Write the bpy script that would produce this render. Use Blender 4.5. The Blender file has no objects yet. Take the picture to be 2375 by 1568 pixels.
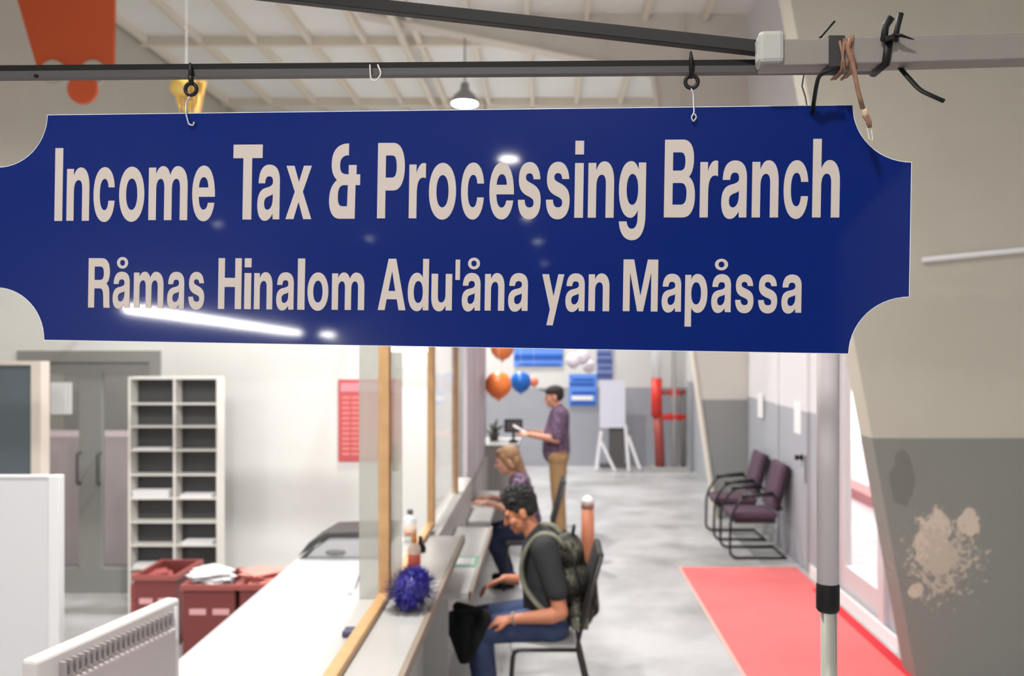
import bpy, math, random
from mathutils import Vector, Matrix
random.seed(7)
sc = bpy.context.scene
COL = sc.collection

# ------------------------------------------------------------------ camera
F, PX, PY, H = 2000.0, 1270.0, 800.0, 2.19      # focal length and principal point in pixels, camera height
cam = bpy.data.cameras.new('camera')
cam.sensor_width = 36.0
cam.lens = 36.0 * F / 2375.0
cam.shift_x = (1187.5 - PX) / 2375.0
cam.shift_y = (PY - 784.0) / 2375.0
cam.clip_start = 0.05
cam.clip_end = 200
cam.dof.use_dof = True
cam.dof.focus_distance = 1.25
cam.dof.aperture_fstop = 4.6
camo = bpy.data.objects.new('camera', cam)
COL.objects.link(camo)
camo.location = (0, 0, H)
camo.rotation_euler = (math.pi / 2, 0, 0)
sc.camera = camo

# ------------------------------------------------------------------ world and exposure
w = bpy.data.worlds.new('sky')
sc.world = w
w.use_nodes = True
bg = w.node_tree.nodes['Background']
bg.inputs[0].default_value = (1.0, 0.97, 0.97, 1)
bg.inputs[1].default_value = 3.0
vs = sc.view_settings
vs.view_transform = 'Standard'
vs.look = 'None'
vs.exposure = 0.0
vs.gamma = 1.0
vs.use_curve_mapping = False
BAY_W = 185.0        # watts of one high bay lamp
BATTEN_W = 13.0      # watts of one fluorescent batten


# ------------------------------------------------------------------ helpers
def lin(c):
    return tuple(((v / 255) / 12.92 if v / 255 <= 0.04045 else ((v / 255 + 0.055) / 1.055) ** 2.4) for v in c)


MATS = {}


def mat(name, rgb, rough=0.6, metal=0.0, var=0.0, scale=8.0, bump=0.0, emit=0.0, trans=0.0, alpha=1.0, spec=0.5, sheen=0.0):
    if name in MATS:
        return MATS[name]
    m = bpy.data.materials.new(name)
    m.use_nodes = True
    nt = m.node_tree
    b = nt.nodes['Principled BSDF']
    c = lin(rgb)
    b.inputs['Base Color'].default_value = (*c, 1)
    b.inputs['Roughness'].default_value = rough
    b.inputs['Metallic'].default_value = metal
    b.inputs['Specular IOR Level'].default_value = spec
    if sheen:
        b.inputs['Sheen Weight'].default_value = sheen
    if trans:
        b.inputs['Transmission Weight'].default_value = trans
    if alpha < 1:
        b.inputs['Alpha'].default_value = alpha
    if emit:
        b.inputs['Emission Color'].default_value = (*c, 1)
        b.inputs['Emission Strength'].default_value = emit
    if var or bump:
        tc = nt.nodes.new('ShaderNodeTexCoord')
        n = nt.nodes.new('ShaderNodeTexNoise')
        n.inputs['Scale'].default_value = scale
        n.inputs['Detail'].default_value = 5
        nt.links.new(tc.outputs['Object'], n.inputs['Vector'])
        if var:
            r = nt.nodes.new('ShaderNodeValToRGB')
            r.color_ramp.elements[0].position = 0.3
            r.color_ramp.elements[1].position = 0.7
            r.color_ramp.elements[0].color = (*[max(0, v * (1 - var)) for v in c], 1)
            r.color_ramp.elements[1].color = (*[min(1, v * (1 + var)) for v in c], 1)
            nt.links.new(n.outputs['Fac'], r.inputs['Fac'])
            nt.links.new(r.outputs['Color'], b.inputs['Base Color'])
        if bump:
            bp = nt.nodes.new('ShaderNodeBump')
            bp.inputs['Strength'].default_value = bump
            bp.inputs['Distance'].default_value = 0.01
            nt.links.new(n.outputs['Fac'], bp.inputs['Height'])
            nt.links.new(bp.outputs['Normal'], b.inputs['Normal'])
    MATS[name] = m
    return m


ORG = {}


def tag(o, label=None, cat=None, group=None, kind=None):
    if label:
        o['label'] = label
    if cat:
        o['category'] = cat
    if group:
        o['group'] = group
    if kind:
        o['kind'] = kind
    return o


def empty(name, loc, label=None, cat=None, group=None, kind=None):
    o = bpy.data.objects.new(name, None)
    o.empty_display_size = 0.1
    COL.objects.link(o)
    o.location = loc
    ORG[o.name] = Vector(loc)
    return tag(o, label, cat, group, kind)


class MB:
    """collects solids in world coordinates; build() links them as one mesh object"""

    def __init__(s):
        s.v, s.f = [], []

    def add(s, vs_, fs_):
        k = len(s.v)
        s.v += [Vector(p) for p in vs_]
        s.f += [tuple(i + k for i in f) for f in fs_]
        return s

    def box(s, x0, x1, y0, y1, z0, z1, M=None):
        p = [Vector((x, y, z)) for z in (z0, z1) for y in (y0, y1) for x in (x0, x1)]
        if M:
            p = [M @ q for q in p]
        return s.add(p, [(0, 2, 3, 1), (4, 5, 7, 6), (0, 1, 5, 4), (2, 6, 7, 3), (0, 4, 6, 2), (1, 3, 7, 5)])

    def bar(s, a, b, wd, ht, up=(0, 0, 1)):
        a, b = Vector(a), Vector(b)
        d = (b - a).normalized()
        side = d.cross(Vector(up))
        if side.length < 1e-5:
            side = Vector((1, 0, 0))
        side.normalize()
        u = side.cross(d).normalized()
        p = [q + side * (sx * wd / 2) + u * (sy * ht / 2) for q in (a, b) for sy in (-1, 1) for sx in (-1, 1)]
        return s.add(p, [(0, 2, 3, 1), (4, 5, 7, 6), (0, 1, 5, 4), (2, 6, 7, 3), (0, 4, 6, 2), (1, 3, 7, 5)])

    def tube(s, path, r, n=8, closed=False, flat=1.0):
        P = [Vector(p) for p in path]
        R = r if isinstance(r, (list, tuple)) else [r] * len(P)
        m = len(P)
        ts = []
        for i in range(m):
            a = P[(i - 1) % m] if (closed or i > 0) else P[0]
            b = P[(i + 1) % m] if (closed or i < m - 1) else P[-1]
            ts.append((b - a).normalized())
        ref = Vector((0, 0, 1)) if abs(ts[0].z) < 0.9 else Vector((0, 1, 0))
        u = ts[0].cross(ref).normalized()
        vv = []
        for i in range(m):
            u = (u - ts[i] * u.dot(ts[i])).normalized()
            w_ = ts[i].cross(u)
            for k in range(n):
                a = 2 * math.pi * k / n
                vv.append(P[i] + (u * math.cos(a) + w_ * math.sin(a) * flat) * R[i])
        ff = []
        for i in range(m if closed else m - 1):
            j = (i + 1) % m
            for k in range(n):
                k2 = (k + 1) % n
                ff.append((i * n + k, j * n + k, j * n + k2, i * n + k2))
        if not closed:
            ff.append(tuple(range(n)))
            ff.append(tuple((m - 1) * n + k for k in reversed(range(n))))
        return s.add(vv, ff)

    def lathe(s, prof, c, n=20, M=None):
        c = Vector(c)
        vv, ff = [], []
        for r, z in prof:
            for k in range(n):
                a = 2 * math.pi * k / n
                q = Vector((max(r, 1e-4) * math.cos(a), max(r, 1e-4) * math.sin(a), z))
                if M:
                    q = M @ q
                vv.append(c + q)
        for i in range(len(prof) - 1):
            for k in range(n):
                k2 = (k + 1) % n
                ff.append((i * n + k, i * n + k2, (i + 1) * n + k2, (i + 1) * n + k))
        ff.append(tuple(reversed(range(n))))
        ff.append(tuple((len(prof) - 1) * n + k for k in range(n)))
        return s.add(vv, ff)

    def prism(s, poly, fn, d0, d1):
        """poly of 2D points, fn(a, b, d) -> 3D"""
        n = len(poly)
        vv = [fn(a, b, d0) for a, b in poly] + [fn(a, b, d1) for a, b in poly]
        ff = [tuple(range(n)), tuple(reversed(range(n, 2 * n)))]
        for i in range(n):
            j = (i + 1) % n
            ff.append((i, i + n, j + n, j))
        return s.add(vv, ff)

    def capsule(s, a, b, ra, rb, n=14, sy=1.0, rings=4):
        a, b = Vector(a), Vector(b)
        d = (b - a)
        L = max(d.length, 1e-5)
        d = d / L if d.length > 1e-6 else Vector((0, 0, 1))
        ref = Vector((0, 1, 0)) if abs(d.y) < 0.95 else Vector((1, 0, 0))
        u = (ref - d * ref.dot(d)).normalized()
        w_ = d.cross(u)
        rows = []
        for i in range(rings + 1):
            t = -math.pi / 2 + (math.pi / 2) * i / rings
            rows.append((ra * math.sin(t), max(ra * math.cos(t), 1e-4)))
        for i in range(rings + 1):
            t = (math.pi / 2) * i / rings
            rows.append((L + rb * math.sin(t), max(rb * math.cos(t), 1e-4)))
        vv, ff = [], []
        for z, r in rows:
            for k in range(n):
                t = 2 * math.pi * k / n
                vv.append(a + d * z + (u * math.cos(t) * sy + w_ * math.sin(t)) * r)
        for i in range(len(rows) - 1):
            for k in range(n):
                k2 = (k + 1) % n
                ff.append((i * n + k, i * n + k2, (i + 1) * n + k2, (i + 1) * n + k))
        ff.append(tuple(reversed(range(n))))
        ff.append(tuple((len(rows) - 1) * n + k for k in range(n)))
        return s.add(vv, ff)

    def ell(s, c, r, M=None, n=16, m=10):
        c = Vector(c)
        vv, ff = [], []
        for i in range(m + 1):
            t = -math.pi / 2 + math.pi * i / m
            for k in range(n):
                a = 2 * math.pi * k / n
                q = Vector((r[0] * max(math.cos(t), 1e-3) * math.cos(a), r[1] * max(math.cos(t), 1e-3) * math.sin(a), r[2] * math.sin(t)))
                if M:
                    q = M @ q
                vv.append(c + q)
        for i in range(m):
            for k in range(n):
                k2 = (k + 1) % n
                ff.append((i * n + k, i * n + k2, (i + 1) * n + k2, (i + 1) * n + k))
        ff.append(tuple(reversed(range(n))))
        ff.append(tuple(m * n + k for k in range(n)))
        return s.add(vv, ff)

    def mesh(s, name, org=(0, 0, 0), M=None):
        me = bpy.data.meshes.new(name)
        org = Vector(org)
        vv = [(M @ p if M else p) - org for p in s.v]
        me.from_pydata(vv, [], s.f)
        me.validate()
        return me

    def build(s, name, m, parent=None, org=None, smooth=False, bevel=0.0, M=None, recalc=True):
        if parent is not None:
            o_ = ORG[parent.name]
        else:
            o_ = Vector(org) if org is not None else Vector((0, 0, 0))
        me = s.mesh(name, o_, M)
        if recalc:
            import bmesh
            bm = bmesh.new()
            bm.from_mesh(me)
            bmesh.ops.recalc_face_normals(bm, faces=bm.faces)
            bm.to_mesh(me)
            bm.free()
        me.materials.append(m)
        o = bpy.data.objects.new(name, me)
        COL.objects.link(o)
        ORG[o.name] = o_
        if parent is not None:
            o.parent = parent
        else:
            o.location = o_
        if smooth:
            for p in me.polygons:
                p.use_smooth = True
        if bevel:
            b = o.modifiers.new('bevel', 'BEVEL')
            b.width = bevel
            b.segments = 2
            b.limit_method = 'ANGLE'
        return o


def kids(o):
    return [c for c in bpy.data.objects if c.parent == o]


def copy_tree(o, parent=None, dloc=None):
    ch = kids(o)
    c = o.copy()
    COL.objects.link(c)
    ORG[c.name] = ORG[o.name]
    if parent is not None:
        c.parent = parent
    if dloc is not None:
        c.location = Vector(o.location) + Vector(dloc)
    for k in ch:
        copy_tree(k, c)
    return c


def at(px, py, Y):
    return Vector(((px - PX) * Y / F, Y, H - (py - PY) * Y / F))


def fillet(pts, r=0.05, n=5):
    P = [Vector(p) for p in pts]
    out = [P[0]]
    for i in range(1, len(P) - 1):
        a, b, c = P[i - 1], P[i], P[i + 1]
        d1, d2 = (a - b), (c - b)
        rr = min(r, d1.length * 0.48, d2.length * 0.48)
        p, q = b + d1.normalized() * rr, b + d2.normalized() * rr
        for k in range(n + 1):
            t = k / n
            out.append(p * (1 - t) ** 2 + b * 2 * t * (1 - t) + q * t * t)
    out.append(P[-1])
    return out


# ------------------------------------------------------------------ materials of the room
def wall_paint(name, top, low, zline, peel_smudge=False):
    m = bpy.data.materials.new(name)
    m.use_nodes = True
    nt = m.node_tree
    b = nt.nodes['Principled BSDF']
    b.inputs['Roughness'].default_value = 0.65
    geo = nt.nodes.new('ShaderNodeNewGeometry')
    sep = nt.nodes.new('ShaderNodeSeparateXYZ')
    nt.links.new(geo.outputs['Position'], sep.inputs[0])
    cmp_ = nt.nodes.new('ShaderNodeMath')
    cmp_.operation = 'LESS_THAN'
    nt.links.new(sep.outputs['Z'], cmp_.inputs[0])
    cmp_.inputs[1].default_value = zline
    noise = nt.nodes.new('ShaderNodeTexNoise')
    noise.inputs['Scale'].default_value = 2.2
    noise.inputs['Detail'].default_value = 8
    noise.inputs['Roughness'].default_value = 0.62
    nt.links.new(geo.outputs['Position'], noise.inputs['Vector'])
    vr = nt.nodes.new('ShaderNodeMapRange')
    vr.inputs['To Min'].default_value = 0.93
    vr.inputs['To Max'].default_value = 1.07
    nt.links.new(noise.outputs['Fac'], vr.inputs['Value'])
    mix = nt.nodes.new('ShaderNodeMix')
    mix.data_type = 'RGBA'
    mix.inputs['A'].default_value = (*lin(top), 1)
    mix.inputs['B'].default_value = (*lin(low), 1)
    nt.links.new(cmp_.outputs[0], mix.inputs['Factor'])
    mul = nt.nodes.new('ShaderNodeVectorMath')
    mul.operation = 'SCALE'
    nt.links.new(mix.outputs['Result'], mul.inputs[0])
    nt.links.new(vr.outputs[0], mul.inputs['Scale'])
    last = mul.outputs[0]
    if peel_smudge:
        def patch(loc, rad, thr, scale):
            # ragged patch near one spot of the wall: pale flaked paint, one darker smudge
            sub = nt.nodes.new('ShaderNodeVectorMath')
            sub.operation = 'SUBTRACT'
            nt.links.new(geo.outputs['Position'], sub.inputs[0])
            sub.inputs[1].default_value = loc
            scl = nt.nodes.new('ShaderNodeVectorMath')
            scl.operation = 'DIVIDE'
            nt.links.new(sub.outputs[0], scl.inputs[0])
            scl.inputs[1].default_value = rad
            ln = nt.nodes.new('ShaderNodeVectorMath')
            ln.operation = 'LENGTH'
            nt.links.new(scl.outputs[0], ln.inputs[0])
            nn = nt.nodes.new('ShaderNodeTexNoise')
            nn.inputs['Scale'].default_value = scale
            nn.inputs['Detail'].default_value = 8
            nn.inputs['Roughness'].default_value = 0.7
            nt.links.new(geo.outputs['Position'], nn.inputs['Vector'])
            s1 = nt.nodes.new('ShaderNodeMath')
            s1.operation = 'MULTIPLY_ADD'
            nt.links.new(nn.outputs['Fac'], s1.inputs[0])
            s1.inputs[1].default_value = 2.2
            s1.inputs[2].default_value = -thr
            s2 = nt.nodes.new('ShaderNodeMath')
            s2.operation = 'GREATER_THAN'
            nt.links.new(s1.outputs[0], s2.inputs[0])
            nt.links.new(ln.outputs['Value'], s2.inputs[1])
            return s2.outputs[0]
        for loc, rad, thr, scale, col in (((2.50, 5.6, 0.93), (0.13, 1, 0.23), 0.28, 8.0, (205, 188, 172)),
                                          ((2.74, 5.6, 1.03), (0.10, 1, 0.10), 0.28, 8.0, (205, 188, 172)),
                                          ((2.40, 5.6, 0.60), (0.06, 1, 0.06), 0.30, 9.0, (200, 184, 168)),
                                          ((2.55, 5.6, 0.80), (0.55, 1, 0.60), 0.80, 24.0, (186, 174, 158)),
                                          ((2.31, 5.6, 1.30), (0.07, 1, 0.18), 0.25, 2.0, (117, 115, 109))):  # last entry is the darker grey smudge
            msk = patch(loc, rad, thr, scale)
            mx = nt.nodes.new('ShaderNodeMix')
            mx.data_type = 'RGBA'
            mx.inputs['B'].default_value = (*lin(col), 1)
            nt.links.new(msk, mx.inputs['Factor'])
            nt.links.new(last, mx.inputs['A'])
            last = mx.outputs['Result']
    nt.links.new(last, b.inputs['Base Color'])
    MATS[name] = m
    return m


def concrete():
    m = bpy.data.materials.new('polished_concrete')
    m.use_nodes = True
    nt = m.node_tree
    b = nt.nodes['Principled BSDF']
    geo = nt.nodes.new('ShaderNodeNewGeometry')
    n1 = nt.nodes.new('ShaderNodeTexNoise')
    n1.inputs['Scale'].default_value = 0.9
    n1.inputs['Detail'].default_value = 7
    n1.inputs['Roughness'].default_value = 0.6
    nt.links.new(geo.outputs['Position'], n1.inputs['Vector'])
    r = nt.nodes.new('ShaderNodeValToRGB')
    r.color_ramp.elements[0].position = 0.32
    r.color_ramp.elements[0].color = (*lin((140, 140, 139)), 1)
    r.color_ramp.elements[1].position = 0.6
    r.color_ramp.elements[1].color = (*lin((186, 186, 188)), 1)
    nt.links.new(n1.outputs['Fac'], r.inputs['Fac'])
    nt.links.new(r.outputs['Color'], b.inputs['Base Color'])
    b.inputs['Roughness'].default_value = 0.38
    MATS['concrete'] = m
    return m


M_right = wall_paint('right_wall_paint', (224, 223, 226), (170, 173, 180), 1.54)
M_near = wall_paint('near_pier_paint', (190, 184, 170), (132, 132, 126), 1.585, peel_smudge=True)
M_frame = wall_paint('steel_frame_paint', (216, 212, 204), (150, 151, 150), 1.50)
M_back = wall_paint('back_wall_paint', (214, 214, 212), (160, 163, 172), 1.42)
M_beige = mat('beige_wall', (196, 191, 180), 0.8, var=0.03, scale=1.5)
M_hall = mat('hall_dimmed_grey', (112, 110, 105), .8, var=.05, scale=.6)  # darkened grey puts the hall's dimness into colour, weakening reflections in the sign
M_white = mat('office_white_paint', (236, 236, 233), 0.6, var=0.02, scale=2)
M_floor = concrete()
M_ceil = mat('ceiling_panel_white', (238, 238, 234), 0.75, var=0.03, scale=1.2)
M_purlin = mat('purlin_cream', (228, 219, 203), 0.6)
M_wood = mat('oak_trim', (186, 146, 100), 0.45, var=0.10, scale=14)
M_black = mat('black_plastic', (13, 12, 12), 0.55, spec=.3)
M_blackm = mat('black_painted_steel', (9, 8, 8), .6, spec=.2)
M_greym = mat('dark_grey_steel', (88, 86, 86), 0.4)
M_alu = mat('aluminium', (118, 112, 106), .5, metal=0.1, var=0.03, scale=30)
M_grey = mat('counter_grey', (176, 175, 172), 0.55, var=0.03, scale=4)
M_wlam = mat('white_laminate', (184, 184, 187), 0.35)
M_paper = mat('paper_white', (240, 240, 242), 0.7)
M_red = mat('red_paint', (214, 52, 40), 0.4)


def glass(name, rgb, alpha, rough=0.03):
    m = mat(name, rgb, rough, alpha=alpha)
    return m


M_glass = glass('door_glass', (150, 156, 154), 0.22)
M_plexi = glass('clear_acrylic', (200, 204, 200), 0.28)


def struct(o):
    o['kind'] = 'structure'
    return o


# ------------------------------------------------------------------ room shell
CH = 6.35                       # ceiling height
XL, XR, XN = -5.55, 2.53, 4.3   # left wall, right wall beyond the pier, right wall near the camera
YB, YR, YP = 15.6, -33.0, 5.6   # back wall, rear wall, near pier
XW = -19.0                      # left end of the unseen wide hall, added behind the viewer to hold lamps
fl = MB().box(XL, XN, 0, YB + .3, -.12, 0).box(XW, XN, YR, 0, -.12, 0)
struct(fl.build('floor', M_floor))
struct(MB().box(XL - .15, XL, 0, YB, 0, CH + .1).build('wall_left', M_beige))
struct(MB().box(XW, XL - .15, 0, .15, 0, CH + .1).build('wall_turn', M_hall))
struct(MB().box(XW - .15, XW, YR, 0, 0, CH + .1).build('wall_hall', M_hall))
struct(MB().box(XL, XN + .5, YB, YB + .15, 0, CH + .1).build('wall_back', M_back))
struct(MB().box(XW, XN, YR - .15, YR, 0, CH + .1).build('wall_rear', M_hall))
struct(MB().box(XN, XN + .15, YR, YP + .2, 0, CH + .1).build('wall_near', M_right))

# right wall with openings for the glass door
D0, D1, DH = 6.42, 7.62, 2.25
r = MB()
r.box(XR, XR + .14, D1, 8.15, 0, CH + .1)
r.box(XR, XR + .14, 8.15, YB, 0, CH + .1)
r.box(XR, XR + .14, YP + .1, D0, 0, CH + .1)
r.box(XR, XR + .14, D0, D1, DH, CH + .1)
struct(r.build('wall_right', M_right))

# near pier: wall face that turns to the viewer, with a slanting edge
pp = [(2.40, 0), (4.3, 0), (4.3, CH + .1), (1.20, CH + .1), (2.005, 2.14)]
struct(MB().prism(pp, lambda a, b, d: (a, d, b), YP, YP + .22).build('wall_pier', M_near))
# far steel frame: tapered column and rafter
YF = 10.9
pf = [(2.15, 0), (XR, 0), (XR, CH + .1), (-2.6, CH + .1), (1.35, 5.65)]
fr = struct(MB().prism(pf, lambda a, b, d: (a, d, b), YF, YF + .16).build('trim_1', M_frame))
MB().prism([(2.15, 0), (1.35, 5.65), (-2.6, CH + .1), (-2.6, CH + .07), (1.33, 5.62), (2.12, 0)], lambda a, b, d: (a, d, b), YF - .04, YF + .2).build('flange', mat('flange_cream', (216, 208, 196), .6), fr)
for x, z0 in ((-.1, 6.0), (.7, 5.84), (1.7, 4.0)):
    MB().box(x, x + .03, YF - .03, YF, z0, CH + .1).build('stiffener', M_frame, fr)
# pipe conduit on the pier
tag(MB().tube([at(2140, 603, YP - .02), at(2790, 538, YP - .02)], .018).build('conduit', M_paper, org=at(2140, 603, YP)), 'thin white conduit running across the beige wall beside the sign', 'conduit')

# ceiling: deck with panels, purlins and cross beams
ceil = struct(MB().box(XL - .15, XN + .5, -2, YB + .15, CH + .10, CH + .2).build('ceiling', M_ceil))
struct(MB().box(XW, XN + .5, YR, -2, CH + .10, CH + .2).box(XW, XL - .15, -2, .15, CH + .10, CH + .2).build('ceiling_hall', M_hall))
px0 = -5.45
pw = .742
ys = [2.6, 5.65, 8.7, 11.75, 14.7, 15.6]
panel_me = {}
for j in range(3, len(ys) - 1):
    for i in range(11):
        x = px0 + i * pw
        if x + pw > XR + .3:
            continue
        L = ys[j + 1] - ys[j]
        k = round(L, 3)
        if k not in panel_me:
            m_ = MB().box(.03, pw - .03, .03, L - .03, 0, .05).mesh('ceiling_panel')
            m_.materials.append(M_ceil)
            panel_me[k] = m_
        o = bpy.data.objects.new('ceiling_panel', panel_me[k])
        COL.objects.link(o)
        o.parent = ceil
        o.location = (x, ys[j], CH + .03 + random.uniform(0, .02))
for j in (2,):
    for i in range(11):
        x = px0 + i * pw
        if x + pw > XR + .3:
            continue
        k = 'n'
        if k not in panel_me:
            m_ = MB().box(.03, pw - .03, .03, 3.02, 0, .05).mesh('ceiling_panel')
            m_.materials.append(M_ceil)
            panel_me[k] = m_
        o = bpy.data.objects.new('ceiling_panel', panel_me[k])
        COL.objects.link(o)
        o.parent = ceil
        o.location = (x, ys[j], CH + .03)
pur = MB().box(-.035, .035, 2.0, YB, -.09, .09).mesh('purlin')
pur.materials.append(M_purlin)
for i in range(12):
    x = px0 + i * pw
    if x > XR:
        continue
    o = bpy.data.objects.new('purlin', pur)
    COL.objects.link(o)
    o.parent = ceil
    o.location = (x, 0, CH + .02)
bm_ = MB().box(XL, XR, -.045, .045, -.10, .1).mesh('cross_beam')
bm_.materials.append(M_purlin)
for y in ys[1:5]:
    o = bpy.data.objects.new('cross_beam', bm_)
    COL.objects.link(o)
    o.parent = ceil
    o.location = (0, y, CH + .01)
MB().tube([(-1.9, 2, CH - .16), (-1.9, YB - .05, CH - .16)], .05, n=10).build('duct_pipe', M_purlin, ceil, smooth=True)

# ------------------------------------------------------------------ office partition walls
YO = 7.6
pw_ = MB()
pw_.box(XL, -4.62, YO, YO + .12, 0, 2.79)
pw_.box(-4.62, -3.42, YO, YO + .12, 2.11, 2.79)
pw_.box(-3.42, -.80, YO, YO + .12, 0, 2.79)
struct(pw_.build('wall_office', M_white))

# double glass door in the office wall
d1 = struct(empty('door_1', (-4.02, YO, 0)))
M_dframe = mat('door_frame_grey', (150, 151, 147), .45)
f = MB()
f.box(-4.66, -4.56, YO - .03, YO + .13, 0, 2.14).box(-3.50, -3.40, YO - .03, YO + .13, 0, 2.14).box(-4.56, -3.50, YO - .03, YO + .13, 2.04, 2.14)
f.build('door_frame', M_dframe, d1)
for x0, x1, hx in ((-4.56, -4.03, -4.12), (-4.03, -3.50, -3.94)):
    f = MB().box(x0, x0 + .10, YO, YO + .05, 0, 2.04).box(x1 - .10, x1, YO, YO + .05, 0, 2.04).box(x0 + .10, x1 - .10, YO, YO + .05, 0, .22).box(x0 + .10, x1 - .10, YO, YO + .05, 1.94, 2.04)
    lf = f.build('door_leaf', M_dframe, d1)
    MB().box(x0 + .1, x1 - .1, YO + .02, YO + .03, .22, 1.94).build('pane', M_glass, lf)
    sx = -1 if hx < -4.03 else 1
    MB().tube(fillet([(hx, YO, .97), (hx + sx * .0, YO - .05, .97), (hx, YO - .05, 1.24), (hx, YO, 1.24)], .02), .012).build('handle', M_greym, lf, smooth=True)
# paper notice on the door glass
tag(MB().box(-4.37, -4.19, YO - .018, YO - .004, 1.58, 1.86).box(-4.32, -4.24, YO - .020, YO - .016, 1.70, 1.80).build('notice', M_paper, org=(-4.28, YO, 1.6)), 'small white notice taped to the left leaf of the glass double door', 'notice')
# room behind the glass door: floor mat and pink wall
struct(MB().box(XL, -.8, 9.9, 9.98, 0, 2.7).build('wall_corridor', mat('corridor_grey', (176, 174, 172), .7)))
# pink counter seen through the door
cnt = MB().box(-5.4, -3.9, 8.6, 9.2, 0, 1.28)
tag(cnt.build('reception_box', mat('pink_panel', (233, 214, 220), .6), org=(-4.6, 8.9, 0), bevel=.01), 'pale pink counter block behind the glass double door', 'counter')

# window edge of the office at far left (dark blind with cream post)
wdw = struct(empty('window_1', at(40, 1110, 6.9)))
a0, a1 = at(-90, 848, 6.9), at(82, 848, 6.9)
MB().box(a0.x, a1.x, 6.88, 6.92, 1.10, 2.03).build('pane', mat('dark_blue_glass', (92, 104, 112), .2), wdw)
b1 = at(105, 840, 6.9)
MB().box(a1.x, b1.x, 6.84, 6.96, 0, 2.06).box(a0.x, a1.x, 6.84, 6.96, 2.03, 2.06).box(a0.x, a1.x, 6.86, 6.94, 0, 1.10).build('window_frame', mat('cream_frame', (226, 216, 206), .5), wdw)

# ------------------------------------------------------------------ service counter line (partition with window opening)
XC = -.73
svc = empty('service_counter', (XC, 4.5, 0), 'long grey service counter with oak trimmed window opening and stepped ledges', 'counter')
MB().box(XC - .06, XC + .06, 1.9, 7.6, 0, 1.02).build('front_wall', M_grey, svc)
MB().box(-.90, -.50, 1.9, 5.15, 1.02, 1.05).build('ledge', mat('ledge_grey', (170, 169, 166), .4), svc, bevel=.006)
MB().box(-.515, -.492, 1.9, 5.15, 1.012, 1.056).build('ledge_edge', mat('ledge_edge_brown', (140, 126, 112), .5), svc)
MB().box(XC - .025, XC + .025, 1.9, 5.42, 1.052, 1.085).build('sill_trim', M_wood, svc, bevel=.005)
MB().box(XC - .024, XC + .024, 3.84, 3.91, 1.085, 2.75).build('post', M_wood, svc, bevel=.004)
MB().box(XC - .022, XC + .022, 5.38, 5.44, 1.05, 2.75).build('post', M_wood, svc, bevel=.004)
MB().box(XC - .025, XC + .02, 6.80, 6.88, .2, 2.75).build('post', M_wood, svc, bevel=.004)
MB().box(XC - .06, XC + .06, 3.84, 7.6, 2.75, 2.85).build('header', M_grey, svc)
MB().box(-.67, -.41, 4.63, 6.3, .82, .86).build('lower_ledge', mat('lower_ledge_grey', (186, 185, 183), .4), svc, bevel=.006)
MB().box(-.425, -.403, 4.63, 6.3, .812, .866).build('lower_ledge_edge', MATS['ledge_edge_brown'], svc)
MB().box(-.67, -.54, 4.66, 4.70, 0, .82).build('lower_support', M_grey, svc)
MB().box(XC - .008, XC + .008, 5.44, 6.80, 1.05, 2.75).build('window_pane', M_plexi, svc)
MB().box(-.845, -.757, 3.865, 3.875, 1.05, 2.7).build('acrylic_wing', glass('hazy_acrylic', (176, 176, 168), .55), svc)
MB().box(-.70, -.655, 3.88, 3.888, 1.05, 2.7).build('acrylic_wing', MATS['hazy_acrylic'], svc)
# glazed panels beyond the office wall
gp = empty('glazed_partition', (XC, 8.8, 0), 'pale lilac partition panels with thin grey uprights behind the seated woman', 'partition')
M_lil = mat('lilac_panel', (206, 198, 206), .5)
for y0, y1 in ((7.72, 8.45), (8.5, 9.2), (9.25, 9.95)):
    MB().box(XC - .03, XC + .01, y0, y1, .9, 2.75).build('panel', M_lil, gp)
MB().box(XC - .06, XC + .04, 7.72, 9.95, 0, .9).build('dado', M_grey, gp)
for y, mm in ((8.45, M_grey), (9.2, M_grey), (9.97, M_greym)):
    MB().box(XC - .03, XC + .012, y, y + .05, 0, 2.8).build('upright', mm, gp)
MB().box(XC, -.47, 7.05, 8.5, .71, .75).build('writing_ledge', MATS['lower_ledge_grey'], gp, bevel=.005)

# ------------------------------------------------------------------ right wall doors
d2 = struct(empty('door_2', (XR, 7.0, 0)))
M_df = mat('pale_door_frame', (206, 202, 206), .4)
f = MB().box(XR - .03, XR + .12, D0, D0 + .10, 0, DH).box(XR - .03, XR + .12, D1 - .10, D1, 0, DH).box(XR - .03, XR + .12, D0 + .10, D1 - .10, DH - .09, DH)
f.build('door_frame', M_df, d2)
f = MB().box(XR + .02, XR + .07, D0 + .10, D0 + .25, 0, DH - .09).box(XR + .02, XR + .07, D1 - .22, D1 - .10, 0, DH - .09).box(XR + .02, XR + .07, D0 + .25, D1 - .22, 0, .30).box(XR + .02, XR + .07, D0 + .25, D1 - .22, DH - .2, DH - .09)
lf = f.build('door_leaf', M_df, d2)
MB().box(XR + .04, XR + .05, D0 + .25, D1 - .22, .30, DH - .2).build('pane', glass('clear_glass', (240, 240, 242), .05), lf)
MB().box(XR - .045, XR - .02, D0 - .3, D1 + .55, 0, .10).build('threshold', M_paper, d2)
# outside the glass door: ground, kerb and a low wall
struct(MB().box(2.7, 14, 6.0, 20, -.14, -.02).build('ground_outside', mat('pink_paving', (232, 206, 208), .8)))
tag(MB().box(4.4, 4.7, 6.3, 19, -.02, .12).build('kerb', mat('red_kerb', (196, 120, 120), .7), org=(4.5, 10, 0)), 'red painted kerb outside the glass door', 'kerb')
tag(MB().box(8.5, 8.8, 8, 19, -.02, .75).build('low_wall', mat('pink_wall', (224, 190, 194), .8), org=(8.6, 10, 0)), 'low pink wall across the yard outside the glass door', 'wall')

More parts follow.
